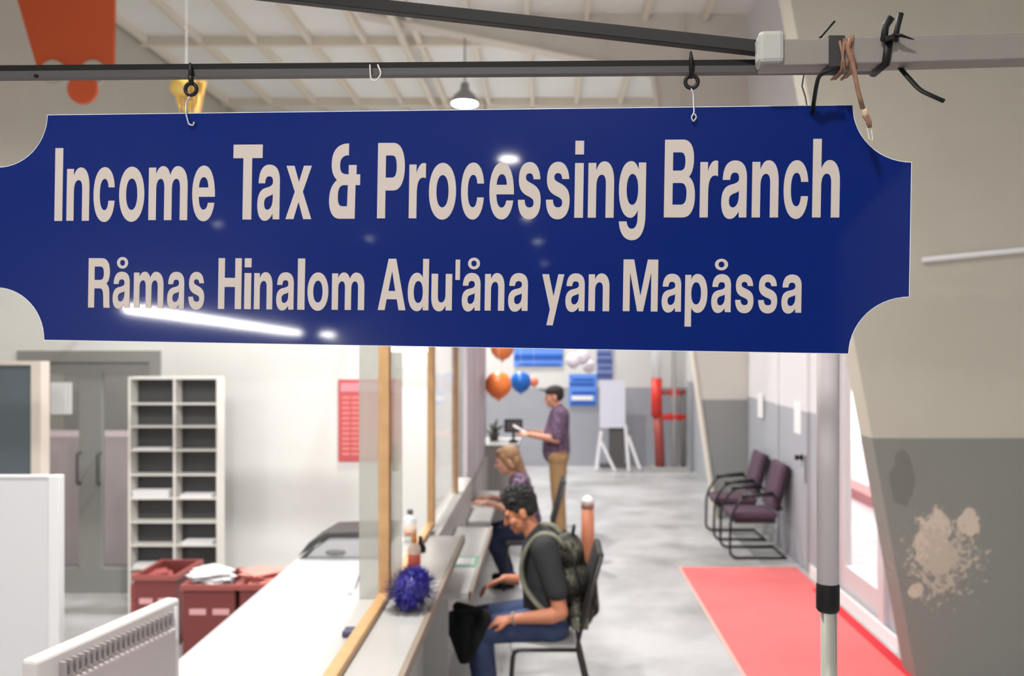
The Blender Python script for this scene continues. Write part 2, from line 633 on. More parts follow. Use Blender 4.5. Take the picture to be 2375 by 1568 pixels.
d3 = struct(empty('door_3', (XR, 8.85, 0)))
MB().box(XR - .03, XR + .02, 8.32, 8.40, 0, 2.9).box(XR - .03, XR + .02, 9.36, 9.44, 0, 2.9).build('door_frame', M_right, d3)
MB().box(XR - .015, XR + .02, 8.40, 9.36, .01, 2.9).build('door_leaf', M_right, d3)
MB().lathe([(.028, 0), (.03, .02), (.012, .03), (.03, .06), (.02, .075)], (XR - .015, 8.5, 1.08), n=14, M=Matrix.Rotation(-math.pi / 2, 4, 'Y')).build('door_knob', M_blackm, d3, smooth=True)
MB().box(XR - .035, XR - .012, 8.33, 8.37, .85, 1.12).build('strike_plate', M_greym, d3)
for y0, y1, z0, z1, lb in ((10.05, 10.3, 1.33, 1.62, 'white notice on the right wall above the farther maroon chair'), (8.55, 8.78, 1.30, 1.62, 'white notice on the right wall above the grey door knob')):
    n = MB().box(XR - .022, XR - .016, y0, y1, z0, z1).build('notice', M_paper, org=(XR, y0, z0))
    tag(n, lb, 'notice')
tag(MB().box(XR - .022, XR, 8.0, 8.3, 0, .09).box(XR - .022, XR, 9.46, 10.85, 0, .09).build('baseboard_right', M_grey), kind='structure')


# ------------------------------------------------------------------ the hanging sign (plane from its four corners)
def P3(px, py, Y):
    return at(px, py, Y)


TL, TR = P3(120, 266, 1.326), P3(1975, 243, 1.2)
BL, BR = P3(120, 790, 1.326), P3(1975, 822, 1.2)
SO = (TL + TR + BL + BR) / 4
e1 = ((TR - TL) + (BR - BL)).normalized()
e2 = ((TL - BL) + (TR - BR))
e2 = (e2 - e1 * e2.dot(e1)).normalized()
e3 = e1.cross(e2)                      # towards the viewer


def onsign(px, py, off=0.0):
    """pixel -> (u, v) on the sign plane shifted by off along its normal"""
    C = Vector((0, 0, H))
    d = Vector(((px - PX) / F, 1, -(py - PY) / F))
    t = (SO + e3 * off - C).dot(e3) / d.dot(e3)
    q = C + d * t - SO
    return q.dot(e1), q.dot(e2)


def sw(u, v, n=0.0):
    return SO + e1 * u + e2 * v + e3 * n


SM = Matrix(((e1.x, e2.x, e3.x, SO.x), (e1.y, e2.y, e3.y, SO.y), (e1.z, e2.z, e3.z, SO.z), (0, 0, 0, 1)))


def sign_outline(inset=0.0):
    tl, tr = onsign(-6, 268), onsign(2112, 241)
    bl, br = onsign(-6, 787), onsign(2112, 824)
    x0, x1 = (tl[0] + bl[0]) / 2 + inset, (tr[0] + br[0]) / 2 - inset
    y1, y0 = (tl[1] + tr[1]) / 2 - inset, (bl[1] + br[1]) / 2 + inset
    rr = .080
    pts = []
    for cx, cy, a0_ in ((x1 + inset, y1 + inset, 180), (x0 - inset, y1 + inset, 270), (x0 - inset, y0 - inset, 0), (x1 + inset, y0 - inset, 90)):
        R_ = rr + inset
        arc = []
        for k in range(15):
            a = math.radians(a0_ + 90 * k / 14)
            arc.append((cx + R_ * math.cos(a), cy + R_ * math.sin(a)))
        pts.append(arc)
    # clip each arc to the inset rectangle and run counter-clockwise
    out = []
    for arc in (pts[0], pts[1], pts[2], pts[3]):
        for a, b in reversed(arc):
            out.append((min(max(a, x0), x1), min(max(b, y0), y1)))
    return out


def gloss_blue():
    m = mat('gloss_blue', (5, 27, 92), .045, spec=.22)
    nt = m.node_tree
    b = nt.nodes['Principled BSDF']
    b.inputs['Coat Weight'].default_value = 0.14
    b.inputs['Coat Roughness'].default_value = 0.30
    return m


board = MB().prism(sign_outline(), lambda a, b, d: (a, b, d), -.005, 0).build('hanging_sign', mat('sign_edge_white', (222, 222, 226), .4))
board.matrix_world = SM
ORG[board.name] = Vector((0, 0, 0))
tag(board, 'large glossy blue hanging sign with white lettering and scooped corners', 'sign')
MB().prism(sign_outline(.0008), lambda a, b, d: (a, b, d), 0, .0003).build('blue_face', gloss_blue(), board)

G = {
    'I': "M 0 0 L 0 718 L 160 718 L 160 0 Z", 'l': "M 0 0 L 0 718 L 145 718 L 145 0 Z", "'": "M 0 0 L 0 718 L 145 718 L 145 0 Z",
    'i': "M 0 0 L 0 510 L 145 510 L 145 0 Z M 0 590 L 0 718 L 145 718 L 145 590 Z",
    'n': "M 0 0 L 0 510 L 145 510 L 145 440 C 185 500 230 524 300 524 C 410 524 480 450 480 330 L 480 0 L 328 0 L 328 310 C 328 370 303 400 250 400 C 192 400 152 360 152 290 L 152 0 Z",
    'h': "M 0 0 L 0 718 L 152 718 L 152 445 C 190 500 235 524 300 524 C 410 524 480 450 480 330 L 480 0 L 328 0 L 328 310 C 328 370 303 400 250 400 C 192 400 152 360 152 290 L 152 0 Z",
    'm': "M 0 0 L 0 510 L 142 510 L 142 445 C 175 498 220 524 280 524 C 345 524 395 495 418 435 C 450 495 505 524 565 524 C 685 524 760 450 760 330 L 760 0 L 612 0 L 612 310 C 612 370 585 400 540 400 C 490 400 454 365 454 300 L 454 0 L 306 0 L 306 310 C 306 370 280 400 235 400 C 185 400 148 365 148 300 L 148 0 Z",
    'o': "M 540 255 C 540 410 430 524 270 524 C 110 524 0 410 0 255 C 0 100 110 -14 270 -14 C 430 -14 540 100 540 255 Z M 390 255 C 390 345 345 408 270 408 C 195 408 150 345 150 255 C 150 165 195 102 270 102 C 345 102 390 165 390 255 Z",
    'c': "M 505 325 C 490 450 395 524 265 524 C 100 524 0 410 0 255 C 0 95 100 -14 265 -14 C 395 -14 490 70 505 195 L 358 195 C 348 135 318 102 265 102 C 190 102 150 165 150 255 C 150 350 190 408 265 408 C 318 408 348 380 358 325 Z",
    'e': "M 520 222 L 150 222 C 155 145 195 98 262 98 C 312 98 345 120 360 165 L 508 165 C 475 45 385 -14 262 -14 C 100 -14 0 95 0 255 C 0 412 105 524 262 524 C 430 524 520 400 520 222 Z M 152 312 L 368 312 C 360 380 320 412 262 412 C 200 412 162 378 152 312 Z",
    'a': "M 22 345 C 28 465 110 524 255 524 C 410 524 485 465 485 365 L 485 0 L 340 0 L 335 55 C 290 10 235 -14 165 -14 C 65 -14 0 45 0 140 C 0 240 65 285 170 300 C 290 315 335 325 335 362 C 335 398 305 412 250 412 C 195 412 172 392 165 345 Z M 335 245 L 335 200 C 335 135 285 92 220 92 C 172 92 148 117 148 152 C 148 195 180 208 240 220 C 285 228 315 232 335 245 Z",
    'r': "M 0 0 L 0 510 L 143 510 L 143 425 C 175 492 225 524 290 524 L 330 520 L 330 378 C 312 384 297 386 277 386 C 190 386 154 330 154 235 L 154 0 Z",
    's': "M 485 362 C 475 465 385 524 250 524 C 105 524 15 465 15 362 C 15 275 80 232 225 203 C 310 186 345 172 345 142 C 345 110 310 98 255 98 C 190 98 155 118 148 170 L 0 170 C 5 50 95 -14 250 -14 C 405 -14 500 50 500 160 C 500 255 430 292 300 322 C 210 343 170 352 170 380 C 170 405 200 418 248 418 C 300 418 330 402 338 362 Z",
    'x': "M 0 510 L 172 510 L 272 355 L 372 510 L 540 510 L 358 262 L 545 0 L 372 0 L 270 165 L 167 0 L -5 0 L 186 262 Z",
    'y': "M 0 510 L 165 510 L 282 205 L 392 510 L 540 510 L 275 -200 L 118 -200 L 198 20 Z",
    'g': "M 380 510 L 525 510 L 525 30 C 525 -130 430 -210 265 -210 C 115 -210 20 -140 8 -35 L 160 -35 C 172 -80 208 -103 262 -103 C 335 -103 373 -65 373 10 L 373 70 C 340 25 290 -2 230 -2 C 90 -2 0 105 0 262 C 0 415 90 524 230 524 C 295 524 345 500 380 445 Z M 376 262 C 376 345 335 405 264 405 C 192 405 152 345 152 262 C 152 178 192 118 264 118 C 335 118 376 178 376 262 Z",
    'd': "M 525 718 L 373 718 L 373 455 C 340 500 290 524 230 524 C 85 524 0 410 0 257 C 0 98 85 -14 235 -14 C 300 -14 350 10 382 62 L 382 0 L 525 0 Z M 378 255 C 378 345 335 408 264 408 C 192 408 150 345 150 255 C 150 165 192 102 264 102 C 335 102 378 165 378 255 Z",
    'p': "M 0 510 L 143 510 L 143 448 C 175 500 225 524 292 524 C 440 524 525 412 525 255 C 525 98 440 -14 295 -14 C 235 -14 187 10 152 58 L 152 -205 L 0 -205 Z M 375 255 C 375 345 333 408 261 408 C 190 408 147 345 147 255 C 147 165 190 102 261 102 C 333 102 375 165 375 255 Z",
    'u': "M 480 510 L 480 0 L 335 0 L 335 70 C 295 10 250 -14 180 -14 C 70 -14 0 60 0 180 L 0 510 L 152 510 L 152 200 C 152 140 177 110 230 110 C 288 110 328 150 328 220 L 328 510 Z",
    'T': "M 0 718 L 600 718 L 600 588 L 388 588 L 388 0 L 206 0 L 206 588 L 0 588 Z",
    'P': "M 0 0 L 0 718 L 320 718 C 475 718 560 625 560 490 C 560 350 475 265 325 265 L 168 265 L 168 0 Z M 168 388 L 295 388 C 365 388 392 420 392 490 C 392 560 365 598 295 598 L 168 598 Z",
    'B': "M 0 0 L 0 718 L 365 718 C 510 718 585 650 585 540 C 585 465 552 405 490 375 C 570 350 615 285 615 200 C 615 70 525 0 375 0 Z M 168 600 L 168 432 L 320 432 C 385 432 415 462 415 515 C 415 570 385 600 320 600 Z M 168 118 L 168 318 L 335 318 C 412 318 446 280 446 220 C 446 155 412 118 335 118 Z",
    'R': "M 0 0 L 0 718 L 370 718 C 510 718 590 640 590 520 C 590 440 555 380 495 350 C 560 325 580 275 583 190 C 586 90 590 40 600 0 L 428 0 C 420 30 418 80 415 160 C 410 245 390 280 315 280 L 168 280 L 168 0 Z M 168 597 L 168 403 L 325 403 C 395 403 424 440 424 500 C 424 565 395 597 325 597 Z",
    'H': "M 0 0 L 0 718 L 172 718 L 172 440 L 448 440 L 448 718 L 620 718 L 620 0 L 448 0 L 448 312 L 172 312 L 172 0 Z",
    'A': "M 0 0 L 250 718 L 435 718 L 680 0 L 510 0 L 462 152 L 216 152 L 170 0 Z M 256 268 L 340 545 L 422 268 Z",
    'M': "M 0 0 L 0 718 L 240 718 L 390 215 L 545 718 L 780 718 L 780 0 L 628 0 L 628 540 L 455 0 L 322 0 L 152 540 L 152 0 Z",
    'ring': "M 100 50 C 100 78 78 100 50 100 C 22 100 0 78 0 50 C 0 22 22 0 50 0 C 78 0 100 22 100 50 Z M 72 50 C 72 36 64 25 50 25 C 36 25 28 36 28 50 C 28 64 36 75 50 75 C 64 75 72 64 72 50 Z",
    '&': "M 446 718 L 446 603 C 360 608 245 590 245 516 C 245 445 280 423 446 423 L 446 512 L 628 512 L 628 423 L 715 423 L 715 320 L 610 320 L 602 0 L 243 0 C 81 0 0 76 0 174 C 0 261 54 326 176 370 C 81 408 49 457 49 522 C 49 653 189 718 446 718 Z M 432 320 L 419 119 L 311 119 C 230 119 203 152 203 212 C 203 282 243 320 338 320 Z",
}


def svg(path, n=9):
    tk = path.split()
    out, cur, i = [], [], 0
    while i < len(tk):
        c = tk[i]
        if c == 'M' or c == 'L':
            if c == 'M':
                cur = []
            cur.append((float(tk[i + 1]), float(tk[i + 2])))
            i += 3
        elif c == 'C':
            p0 = cur[-1]
            q = [float(t) for t in tk[i + 1:i + 7]]
            for k in range(1, n + 1):
                t = k / n
                s_ = 1 - t
                cur.append((s_ ** 3 * p0[0] + 3 * s_ * s_ * t * q[0] + 3 * s_ * t * t * q[2] + t ** 3 * q[4],
                            s_ ** 3 * p0[1] + 3 * s_ * s_ * t * q[1] + 3 * s_ * t * t * q[3] + t ** 3 * q[5]))
            i += 7
        else:
            if (cur[0][0] - cur[-1][0]) ** 2 + (cur[0][1] - cur[-1][1]) ** 2 < 1e-6:
                cur.pop()
            out.append(cur)
            i += 1
    return out


def interp(tab, x):
    if x <= tab[0][0]:
        (a, va), (b, vb) = tab[0], tab[1]
    else:
        for k in range(len(tab) - 1):
            (a, va), (b, vb) = tab[k], tab[k + 1]
            if x <= b:
                break
    return va + (vb - va) * (x - a) / (b - a)


L1 = [('I', 128, 146.3), ('n', 155.8, 208.3), ('c', 218, 267), ('o', 277.3, 335.8), ('m', 345.7, 436), ('e', 446.8, 499.6), ('T', 541, 608.7), ('a', 598, 649.7), ('x', 663.7, 723.8), ('&', 764.3, 835.7), ('P', 876, 938.9), ('r', 949.4, 987.9), ('o', 995.5, 1058.5), ('c', 1070, 1123), ('e', 1135.6, 1192.7), ('s', 1202, 1255), ('s', 1267, 1322), ('i', 1333.3, 1353.6), ('n', 1364.5, 1424.6), ('g', 1435.9, 1498.4), ('B', 1541, 1612.4), ('r', 1623.7, 1665), ('a', 1673.5, 1732.3), ('n', 1744.4, 1805.9), ('c', 1817.7, 1874.6), ('h', 1884.5, 1947.9)]
B1 = [(137, 512.6), (575, 509.4), (907, 506.7), (1577, 504.6), (1916, 504.6)]
C1 = [(137, 343.7), (575, 335.6), (907, 331.6), (1577, 324), (1916, 322.1)]
L2 = [('R', 205.7, 256.2), ('a', 262.5, 301.7), ('m', 311, 380), ('a', 388.8, 428), ('s', 437.9, 474.7), ('H', 506.7, 560.6), ('i', 567.4, 583.2), ('n', 590, 632.6), ('a', 641.5, 682), ('l', 690.8, 707.5), ('o', 713.8, 762.3), ('m', 770.4, 845.7), ('A', 877.3, 941.7), ('d', 946.3, 994.8), ('u', 1001, 1049), ('a', 1071.8, 1114.8), ('n', 1124.9, 1170.4), ('a', 1179.2, 1224.7), ('y', 1257.5, 1308.7), ('a', 1312, 1356.4), ('n', 1365.3, 1413.8), ('M', 1445.3, 1526), ('a', 1535, 1580), ('p', 1589, 1641), ('a', 1650, 1695.4), ('s', 1705.4, 1748), ('s', 1758.7, 1803), ('a', 1812.6, 1859)]
B2 = [(230, 713.7), (535, 716.8), (700, 718.5), (910, 719.5), (1485, 722.3), (1835, 725.3)]
C2 = [(230, 599), (535, 599), (700, 599.7), (910, 600.2), (1485, 602), (1835, 604)]
EX = [('ring', 272, 297.9, 596.2, 623.2), ('ring', 1085.7, 1113.5, 597.7, 625), ('ring', 1658, 1688.7, 600.2, 627.2), ("'", 1056.7, 1067.3, 602.2, 649.5)]
M_let = mat('vinyl_white', (172, 162, 155), .5, spec=.3)
pend = []


def letter(ch, x0, x1, ytop, ybase, hgt=718.0):
    cs = svg(G[ch])
    xs = [p[0] for c in cs for p in c]
    gx0, gx1 = min(xs), max(xs)
    ym = (ytop + ybase) / 2
    u0, vb = onsign((x0 + x1) / 2, ybase)[0], onsign((x0 + x1) / 2, ybase)[1]
    vt = onsign((x0 + x1) / 2, ytop)[1]
    u0, u1 = onsign(x0, ym)[0], onsign(x1, ym)[0]
    cu = bpy.data.curves.new('letter', 'CURVE')
    cu.dimensions = '2D'
    cu.fill_mode = 'BOTH'
    cu.extrude = .0002
    for c in cs:
        sp = cu.splines.new('POLY')
        sp.points.add(len(c) - 1)
        for k, (gx, gy) in enumerate(c):
            sp.points[k].co = (u0 + (u1 - u0) * (gx - gx0) / (gx1 - gx0), vb + (vt - vb) * gy / hgt, 0, 1)
        sp.use_cyclic_u = True
    o = bpy.data.objects.new('letter_tmp', cu)
    COL.objects.link(o)
    pend.append(o)


for ch, x0, x1 in L1:
    xm = (x0 + x1) / 2
    letter(ch, x0, x1, interp(C1, xm), interp(B1, xm))
for ch, x0, x1 in L2:
    xm = (x0 + x1) / 2
    letter(ch, x0, x1, interp(C2, xm), interp(B2, xm))
for ch, x0, x1, yt, yb in EX:
    letter(ch, x0, x1, yt, yb, 100.0 if ch == 'ring' else 718.0)
bpy.context.view_layer.update()
dg = bpy.context.evaluated_depsgraph_get()
for o in pend:
    me = bpy.data.meshes.new_from_object(o.evaluated_get(dg))
    me.materials.clear()
    me.materials.append(M_let)
    cu = o.data
    bpy.data.objects.remove(o)
    bpy.data.curves.remove(cu)
    me.name = 'letter'
    q = bpy.data.objects.new('letter', me)
    COL.objects.link(q)
    q.parent = board
    q.location = (0, 0, .0006)
    ORG[q.name] = Vector((0, 0, 0))


# ------------------------------------------------------------------ hardware that carries the sign
def sp(px, py, n=0.0):
    return sw(*onsign(px, py, n), n)


bar = empty('hanging_bar', sp(900, 165), 'long black steel bar the blue sign hangs from', 'bar')
a, b = sp(-700, 167.5, -.012), sp(2040, 148, -.012)
hb = .0085
MB().bar(a, b, .020, hb, up=e2).build('upper_flange', M_blackm, bar)
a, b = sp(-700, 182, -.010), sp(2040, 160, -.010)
MB().bar(a, b, .016, .0105, up=e2).build('lower_flange', mat('bar_lit_grey', (62, 60, 60), .5, spec=.3), bar)  # same black bar; its lit face is put into this paler grey
for p in ((85, 177),):
    MB().lathe([(.003, 0), (.003, .003)], sp(p[0], p[1], -.002), n=10, M=SM.to_3x3().to_4x4()).build('rivet', M_blackm, bar)
# joint clip on the bar
clip = tag(MB().tube(fillet([sp(858, 150, .002), sp(860, 185, .004), sp(872, 188, .004), sp(885, 172, .004), sp(876, 150, .002)], .006), .0012).build('wire_clip', mat('clear_wire', (190, 184, 176), .4), org=sp(866, 168)), 'thin pale wire clip wound round the middle of the black bar', 'clip')
bar2 = MB().bar(P3(1765, 113, 1.21), P3(-500, -137, 1.60), .02, .0175).build('cross_bar', mat('black_bar_satin', (20, 19, 18), .55, spec=.25), org=P3(1765, 113, 1.21), bevel=.001)
tag(bar2, 'second black steel bar running up to the left out of the grey tube', 'bar')
MB().lathe([(.003, 0), (.0035, .002), (.002, .004)], P3(1490, 82, 1.246), n=10, M=Matrix.Rotation(math.pi / 2, 4, 'X')).build('bolt_head', M_greym, bar2)
tube = empty('grey_tube', P3(1760, 132, 1.19), 'square grey aluminium tube holding both black bars', 'tube')
MB().bar(P3(1762, 133, 1.19), P3(3300, 88, 1.12), .036, .0365).build('tube_body', M_alu, tube, bevel=.002)
MB().bar(P3(1755, 119, 1.186), P3(1814, 117, 1.183), .040, .044).build('end_cap', mat('milky_plastic', (152, 152, 146), .45), tube, bevel=.006)


def at_tube(px, py, n=.022):
    t = (px - 1762) / (2450 - 1762)
    Y = 1.19 + (1.16 - 1.19) * t
    return P3(px, py, Y - n)


# wrapped black tape
tape = MB()
for k in range(5):
    x = 1916 + k * 7
    c = at_tube(x, 129, 0)
    tape.box(c.x - .0025, c.x + .0025, c.y - .0205, c.y + .0205, c.z - .0205 - random.uniform(0, .0015), c.z + .0205)
tag(tape.build('black_tape', mat('tape_black', (36, 35, 33), .7), org=at_tube(1930, 130)), 'black tape wound round the grey tube', 'tape')
# twine
M_tw = mat('brown_twine', (122, 90, 72), .9, var=.25, scale=120)
tw = empty('twine', at_tube(1970, 130), 'brown twine wrapped round the grey tube with a dangling knotted end', 'twine')
for k, (xa, xb, yt, yb) in enumerate(((1948, 1960, 97, 162), (1958, 1952, 92, 163), (1962, 1975, 95, 163), (1972, 1980, 84, 160), (1978, 1966, 84, 150), (1968, 1986, 90, 158))):
    A, B = at_tube(xa, yt, .0205), at_tube(xb, yb, .0205)
    MB().tube([A + Vector((0, .04, 0)), A, (A + B) / 2 + Vector((0, -.001, 0)), B, B + Vector((0, .04, 0))], .0020, n=6).build('wrap', M_tw, tw, smooth=True)
MB().tube([at_tube(1972, 90, .024), at_tube(1966, 110, .026), at_tube(1978, 150, .026), at_tube(1990, 210, .026), at_tube(2001, 252, .024)], [.003, .0036, .0033, .0032, .0034], n=8).build('hanging_cord', M_tw, tw, smooth=True)
MB().ell(at_tube(2006, 262, .024), (.0045, .004, .0065)).build('knot', mat('pale_twine', (176, 150, 128), .9), tw, smooth=True)
for x0, x1, y0, y1 in ((2004, 2015, 268, 296), (2012, 2018, 268, 296)):
    MB().tube([at_tube(x0, y0, .024), at_tube((x0 + x1) / 2 + 3, (y0 + y1) / 2, .025), at_tube(x1, y1, .024)], .0024, n=7).build('frayed_end', M_tw, tw, smooth=True)
MB().tube([at_tube(2010, 290, .024), at_tube(2016, 322, .023), at_tube(2024, 325, .023), at_tube(2020, 292, .024)], .0006, n=5).build('nylon_loop', mat('nylon', (214, 208, 198), .3), tw)


def strap(name, pts, rad, label, parts=None):
    s = MB().tube(fillet(pts, .01), rad, n=8, flat=.45).build(name, M_black, org=pts[0], smooth=True)
    return tag(s, label, 'cable tie')


strap('cable_tie', [at_tube(1938, 160, .024), at_tube(1900, 172, .018), at_tube(1893, 200, .012), at_tube(1884, 262, -.02)], .0055, 'black cable tie hanging from the tape down behind the sign')
z2 = empty('cable_tie', at_tube(2064, 120), 'black cable tie cinched round the grey tube with a short pointed tail', 'cable tie')
A, B = at_tube(2062, 92, .022), at_tube(2054, 150, .022)
MB().tube([A + Vector((0, .045, 0)), A, B, B + Vector((0, .045, 0))], .0055, n=8, flat=.5).build('band', M_black, z2, smooth=True)
MB().bar(at_tube(2052, 92, .026), at_tube(2074, 86, .026), .008, .007).build('lock_head', M_black, z2, bevel=.001)
MB().tube([at_tube(2070, 82, .026), at_tube(2090, 82, .03), at_tube(2120, 92, .03)], [.0045, .0042, .001], n=8, flat=.5).build('tail', M_black, z2, smooth=True)
MB().tube([at_tube(2050, 95, .024), at_tube(2054, 60, .02), at_tube(2068, 40, .02)], .005, n=8, flat=.5).build('tail', M_black, z2, smooth=True)
MB().tube([at_tube(2076, 95, .024), at_tube(2082, 60, .02), at_tube(2090, 30, .02)], .004, n=8, flat=.5).build('tail', M_black, z2, smooth=True)
strap('cable_tie', [at_tube(2074, 140, -.02), at_tube(2096, 168, .0), at_tube(2134, 210, .02), at_tube(2190, 235, .03)], .0048, 'loose black cable tie end sticking out below the grey tube')
strap('cable_tie', [at_tube(1900, 90, .0), at_tube(1912, 76, .0), at_tube(1935, 50, .0)], .0038, 'short black cable tie end sticking up above the tape')


def eye_bolt(px, ytop, yring, label):
    c = sp(px, yring, -.004)
    root = empty('eye_bolt', c, label, 'eye bolt', 'eye bolts in the black bar')
    MB().tube([sp(px - 2, ytop, .003), sp(px - 1, ytop + 18, .003), sp(px, yring - 14, -.001)], [.0016, .0034, .0034], n=10).build('shank', M_black, root, smooth=True)
    MB().tube([sp(px - 1, 176, .0015), sp(px + 1, yring - 12, -.001)], [.0046, .0032], n=10).build('collar', M_black, root, smooth=True)
    ring = []
    for k in range(20):
        t = 2 * math.pi * k / 20
        ring.append(c + e1 * (.0088 * math.cos(t)) + e2 * (.0088 * math.sin(t)))
    MB().tube(ring, .0030, n=8, closed=True).build('ring', M_black, root, smooth=True)
    return root


eye_bolt(443, 146, 207, 'black eye bolt over the word Income in front of the yellow tassel')
eye_bolt(1604, 120, 190, 'black eye bolt over the word Branch near the grey tube')
M_hook = mat('galvanised_hook', (158, 158, 164), .4, metal=.3)


def hook(pts, label):
    o = MB().tube(fillet([sp(*p) for p in pts], .003, 4), .0013, n=8).build('hook', M_hook, org=sp(*pts[0]), smooth=True)
    tag(o, label, 'hook', 'wire hooks holding the sign')


hook([(441, 224, -.002), (432, 236, -.002), (431, 262, .004), (438, 289, .004), (449, 291, .004), (450, 283, .004)], 'white wire hook at the left end of the sign')
hook([(1601, 202, -.003), (1608, 216, -.002), (1610, 262, .004), (1603, 272, .005), (1608, 283, .005), (1616, 272, .005), (1611, 264, .005)], 'white wire hook at the right end of the sign')

# telescopic upright standing behind the sign
post = empty('telescopic_upright', (at(1920, 1200, 1.7).x, 1.7, 0), 'telescopic grey pole standing on the floor under the right end of the sign', 'pole')
x_ = post.location.x
MB().lathe([(.0155, .02), (.0155, 1.72)], (x_ + .002, 1.7, 0), n=20).build('inner_tube', mat('pole_grey', (166, 163, 155), .4, metal=.2), post, smooth=True)
MB().lathe([(.021, 1.72), (.0225, 2.6)], (x_, 1.7, 0), n=20).build('outer_tube', mat('pole_lilac', (192, 184, 186), .45), post, smooth=True)
MB().lathe([(.019, 1.665), (.0225, 1.67), (.0225, 1.715), (.02, 1.725)], (x_, 1.7, 0), n=20).build('clamp', M_black, post, smooth=True)
MB().lathe([(.16, 0), (.16, .02), (.03, .035), (.03, .12)], (x_, 1.7, 0), n=24).build('base', M_blackm, post, smooth=True)
tag(MB().tube([sp(1866, 158, -.022), sp(1860, 200, -.022), sp(1868, 225, -.02), sp(1876, 275, -.012)], .0013).build('wire', mat('grey_wire', (120, 118, 116), .5), org=sp(1866, 158, -.022), smooth=True), 'thin grey wire hanging behind the sign left of the black cable tie', 'wire')

# ------------------------------------------------------------------ lamps


def spot_light(name, loc, power, size, rot=(0, 0, 0), parent=None, spread=math.radians(160), shape='DISK', sy=None):
    l = bpy.data.lights.new(name, 'AREA')
    l.energy = power
    l.shape = shape
    l.size = size
    if sy:
        l.size_y = sy
    l.spread = spread
    l.color = (1.0, .97, .94)
    o = bpy.data.objects.new(name, l)
    COL.objects.link(o)
    o.location = loc
    o.rotation_euler = rot
    if parent is not None:
        o.parent = parent
        o.location = Vector(loc) - ORG[parent.name]
    return o


M_lamp = mat('lamp_glow', (255, 252, 246), .5, emit=60)
M_lampcase = mat('lamp_case_grey', (150, 152, 156), .45)


def high_bay(x, y, z, label, r_=.17, power=None):
    root = empty('high_bay_lamp', (x, y, z), label, 'lamp', 'high bay lamps in the hall')
    MB().lathe([(r_, .0), (r_ * 1.05, .03), (r_ * .8, .10), (.06, .17), (.05, .26), (.0, .27)], (x, y, z), n=24).build('housing', M_lampcase, root, smooth=True)
    MB().lathe([(r_ * .92, -.01), (r_ * .95, .0)], (x, y, z), n=24).build('diffuser', M_lamp, root)
    MB().tube([(x, y, z + .26), (x, y, CH + .10)], .012).build('stem', M_lampcase, root)
    if power != 0:
        spot_light('high_bay_light', (x, y, z - .03), BAY_W, .34, parent=root)
    return root


BX = (1078 - PX) * 11 / F
high_bay(BX, 11.0, 5.27, 'bright round high bay lamp hanging above the middle of the sign')
for y, wh in ((14.6, 'nearest the far wall'), (7.0, 'over the seated woman'), (3.0, 'over the white desk'), (-1.0, 'just behind the hanging sign viewer'), (-5.0, 'at the hall end')):
    high_bay(BX, y, 5.27, 'round high bay lamp of the overhead row ' + wh)


def mirror(px, py, z):
    """point at height z where a ray through that pixel goes after bouncing off the sign"""
    u, v = onsign(px, py)
    q = sw(u, v)
    d = (q - Vector((0, 0, H))).normalized()
    rr = d - e3 * 2 * d.dot(e3)
    t = (z - q.z) / rr.z
    return q + rr * t


# battens along the hall behind the viewer, whose glow streaks across the sign
M_tubeglow = mat('tube_glow', (255, 253, 250), .5, emit=230)
M_offglow = mat('office_tube_glow', (255, 253, 250), .5, emit=6)


def batten(a, b, label, wd=.11, glow=None, group='fluorescent battens of the hall', rods=True):
    a, b = Vector(a), Vector(b)
    root = empty('batten_lamp', (a + b) / 2, label, 'lamp', group)
    MB().bar(a + Vector((0, 0, .06)), b + Vector((0, 0, .06)), wd, .05).build('housing', M_lampcase, root)
    MB().bar(a, b, wd * .9, .075).build('tube', glow or M_tubeglow, root, bevel=.01)
    for q in (a.lerp(b, .1), a.lerp(b, .9)):
        MB().tube([q + Vector((0, 0, .08)), (q.x, q.y, CH + .1) if rods else (q.x, YO, q.z + .08)], .006).build('rod', M_lampcase, root)
    return root


pa, pb = mirror(300, 716, 2.62), mirror(690, 772, 2.62)
NB = 7
for k in range(NB):
    q0, q1 = pa.lerp(pb, (k + .01) / NB), pa.lerp(pb, (k + .985) / NB)
    batten(q0, q1, 'linear hall lamp, %s segment from the left of the white streak mirrored on the sign' % ('first', 'second', 'third', 'fourth', 'fifth', 'sixth', 'last')[k], wd=.14 + .03 * k)
pc, pd = mirror(752, 775, 2.62), mirror(805, 783, 2.62)
batten(pc, pc.lerp(pd, .35), 'short linear hall lamp mirrored as a bright spot beside the streak', wd=.3)
for px, py, wh in ((1180, 366, 'uppermost'), (1222, 506, 'middle'), (1247, 560, 'lowest')):
    q = mirror(px, py, 5.27)
    high_bay(q.x, q.y, 5.27, 'rear hall lamp mirrored as the %s small glow right of the sign centre' % wh, .12)
for px, py, wh in ((505, 520, 'below the word Income'), (1262, 611, 'above the word yan'), (857, 553, 'between the two lines of lettering')):
    q = mirror(px, py, 5.27)
    high_bay(q.x, q.y, 5.27, 'distant hall lamp mirrored as a faint spot ' + wh, .10, 0)
# office lamps
ob = batten((-1.33, 7.2, 2.17), (-.98, 7.2, 2.17), 'bright lamp inside the office behind the oak window post', wd=.09, glow=M_offglow, rods=False, group='office lamps')
spot_light('office_light', (-2.6, 5.6, 2.62), BATTEN_W, 2.4, parent=None, shape='RECTANGLE', sy=.5)
oc = batten((-3.8, 5.6, 2.72), (-1.4, 5.6, 2.72), 'long ceiling batten over the office desk', wd=.16, glow=M_offglow, rods=False, group='office lamps')

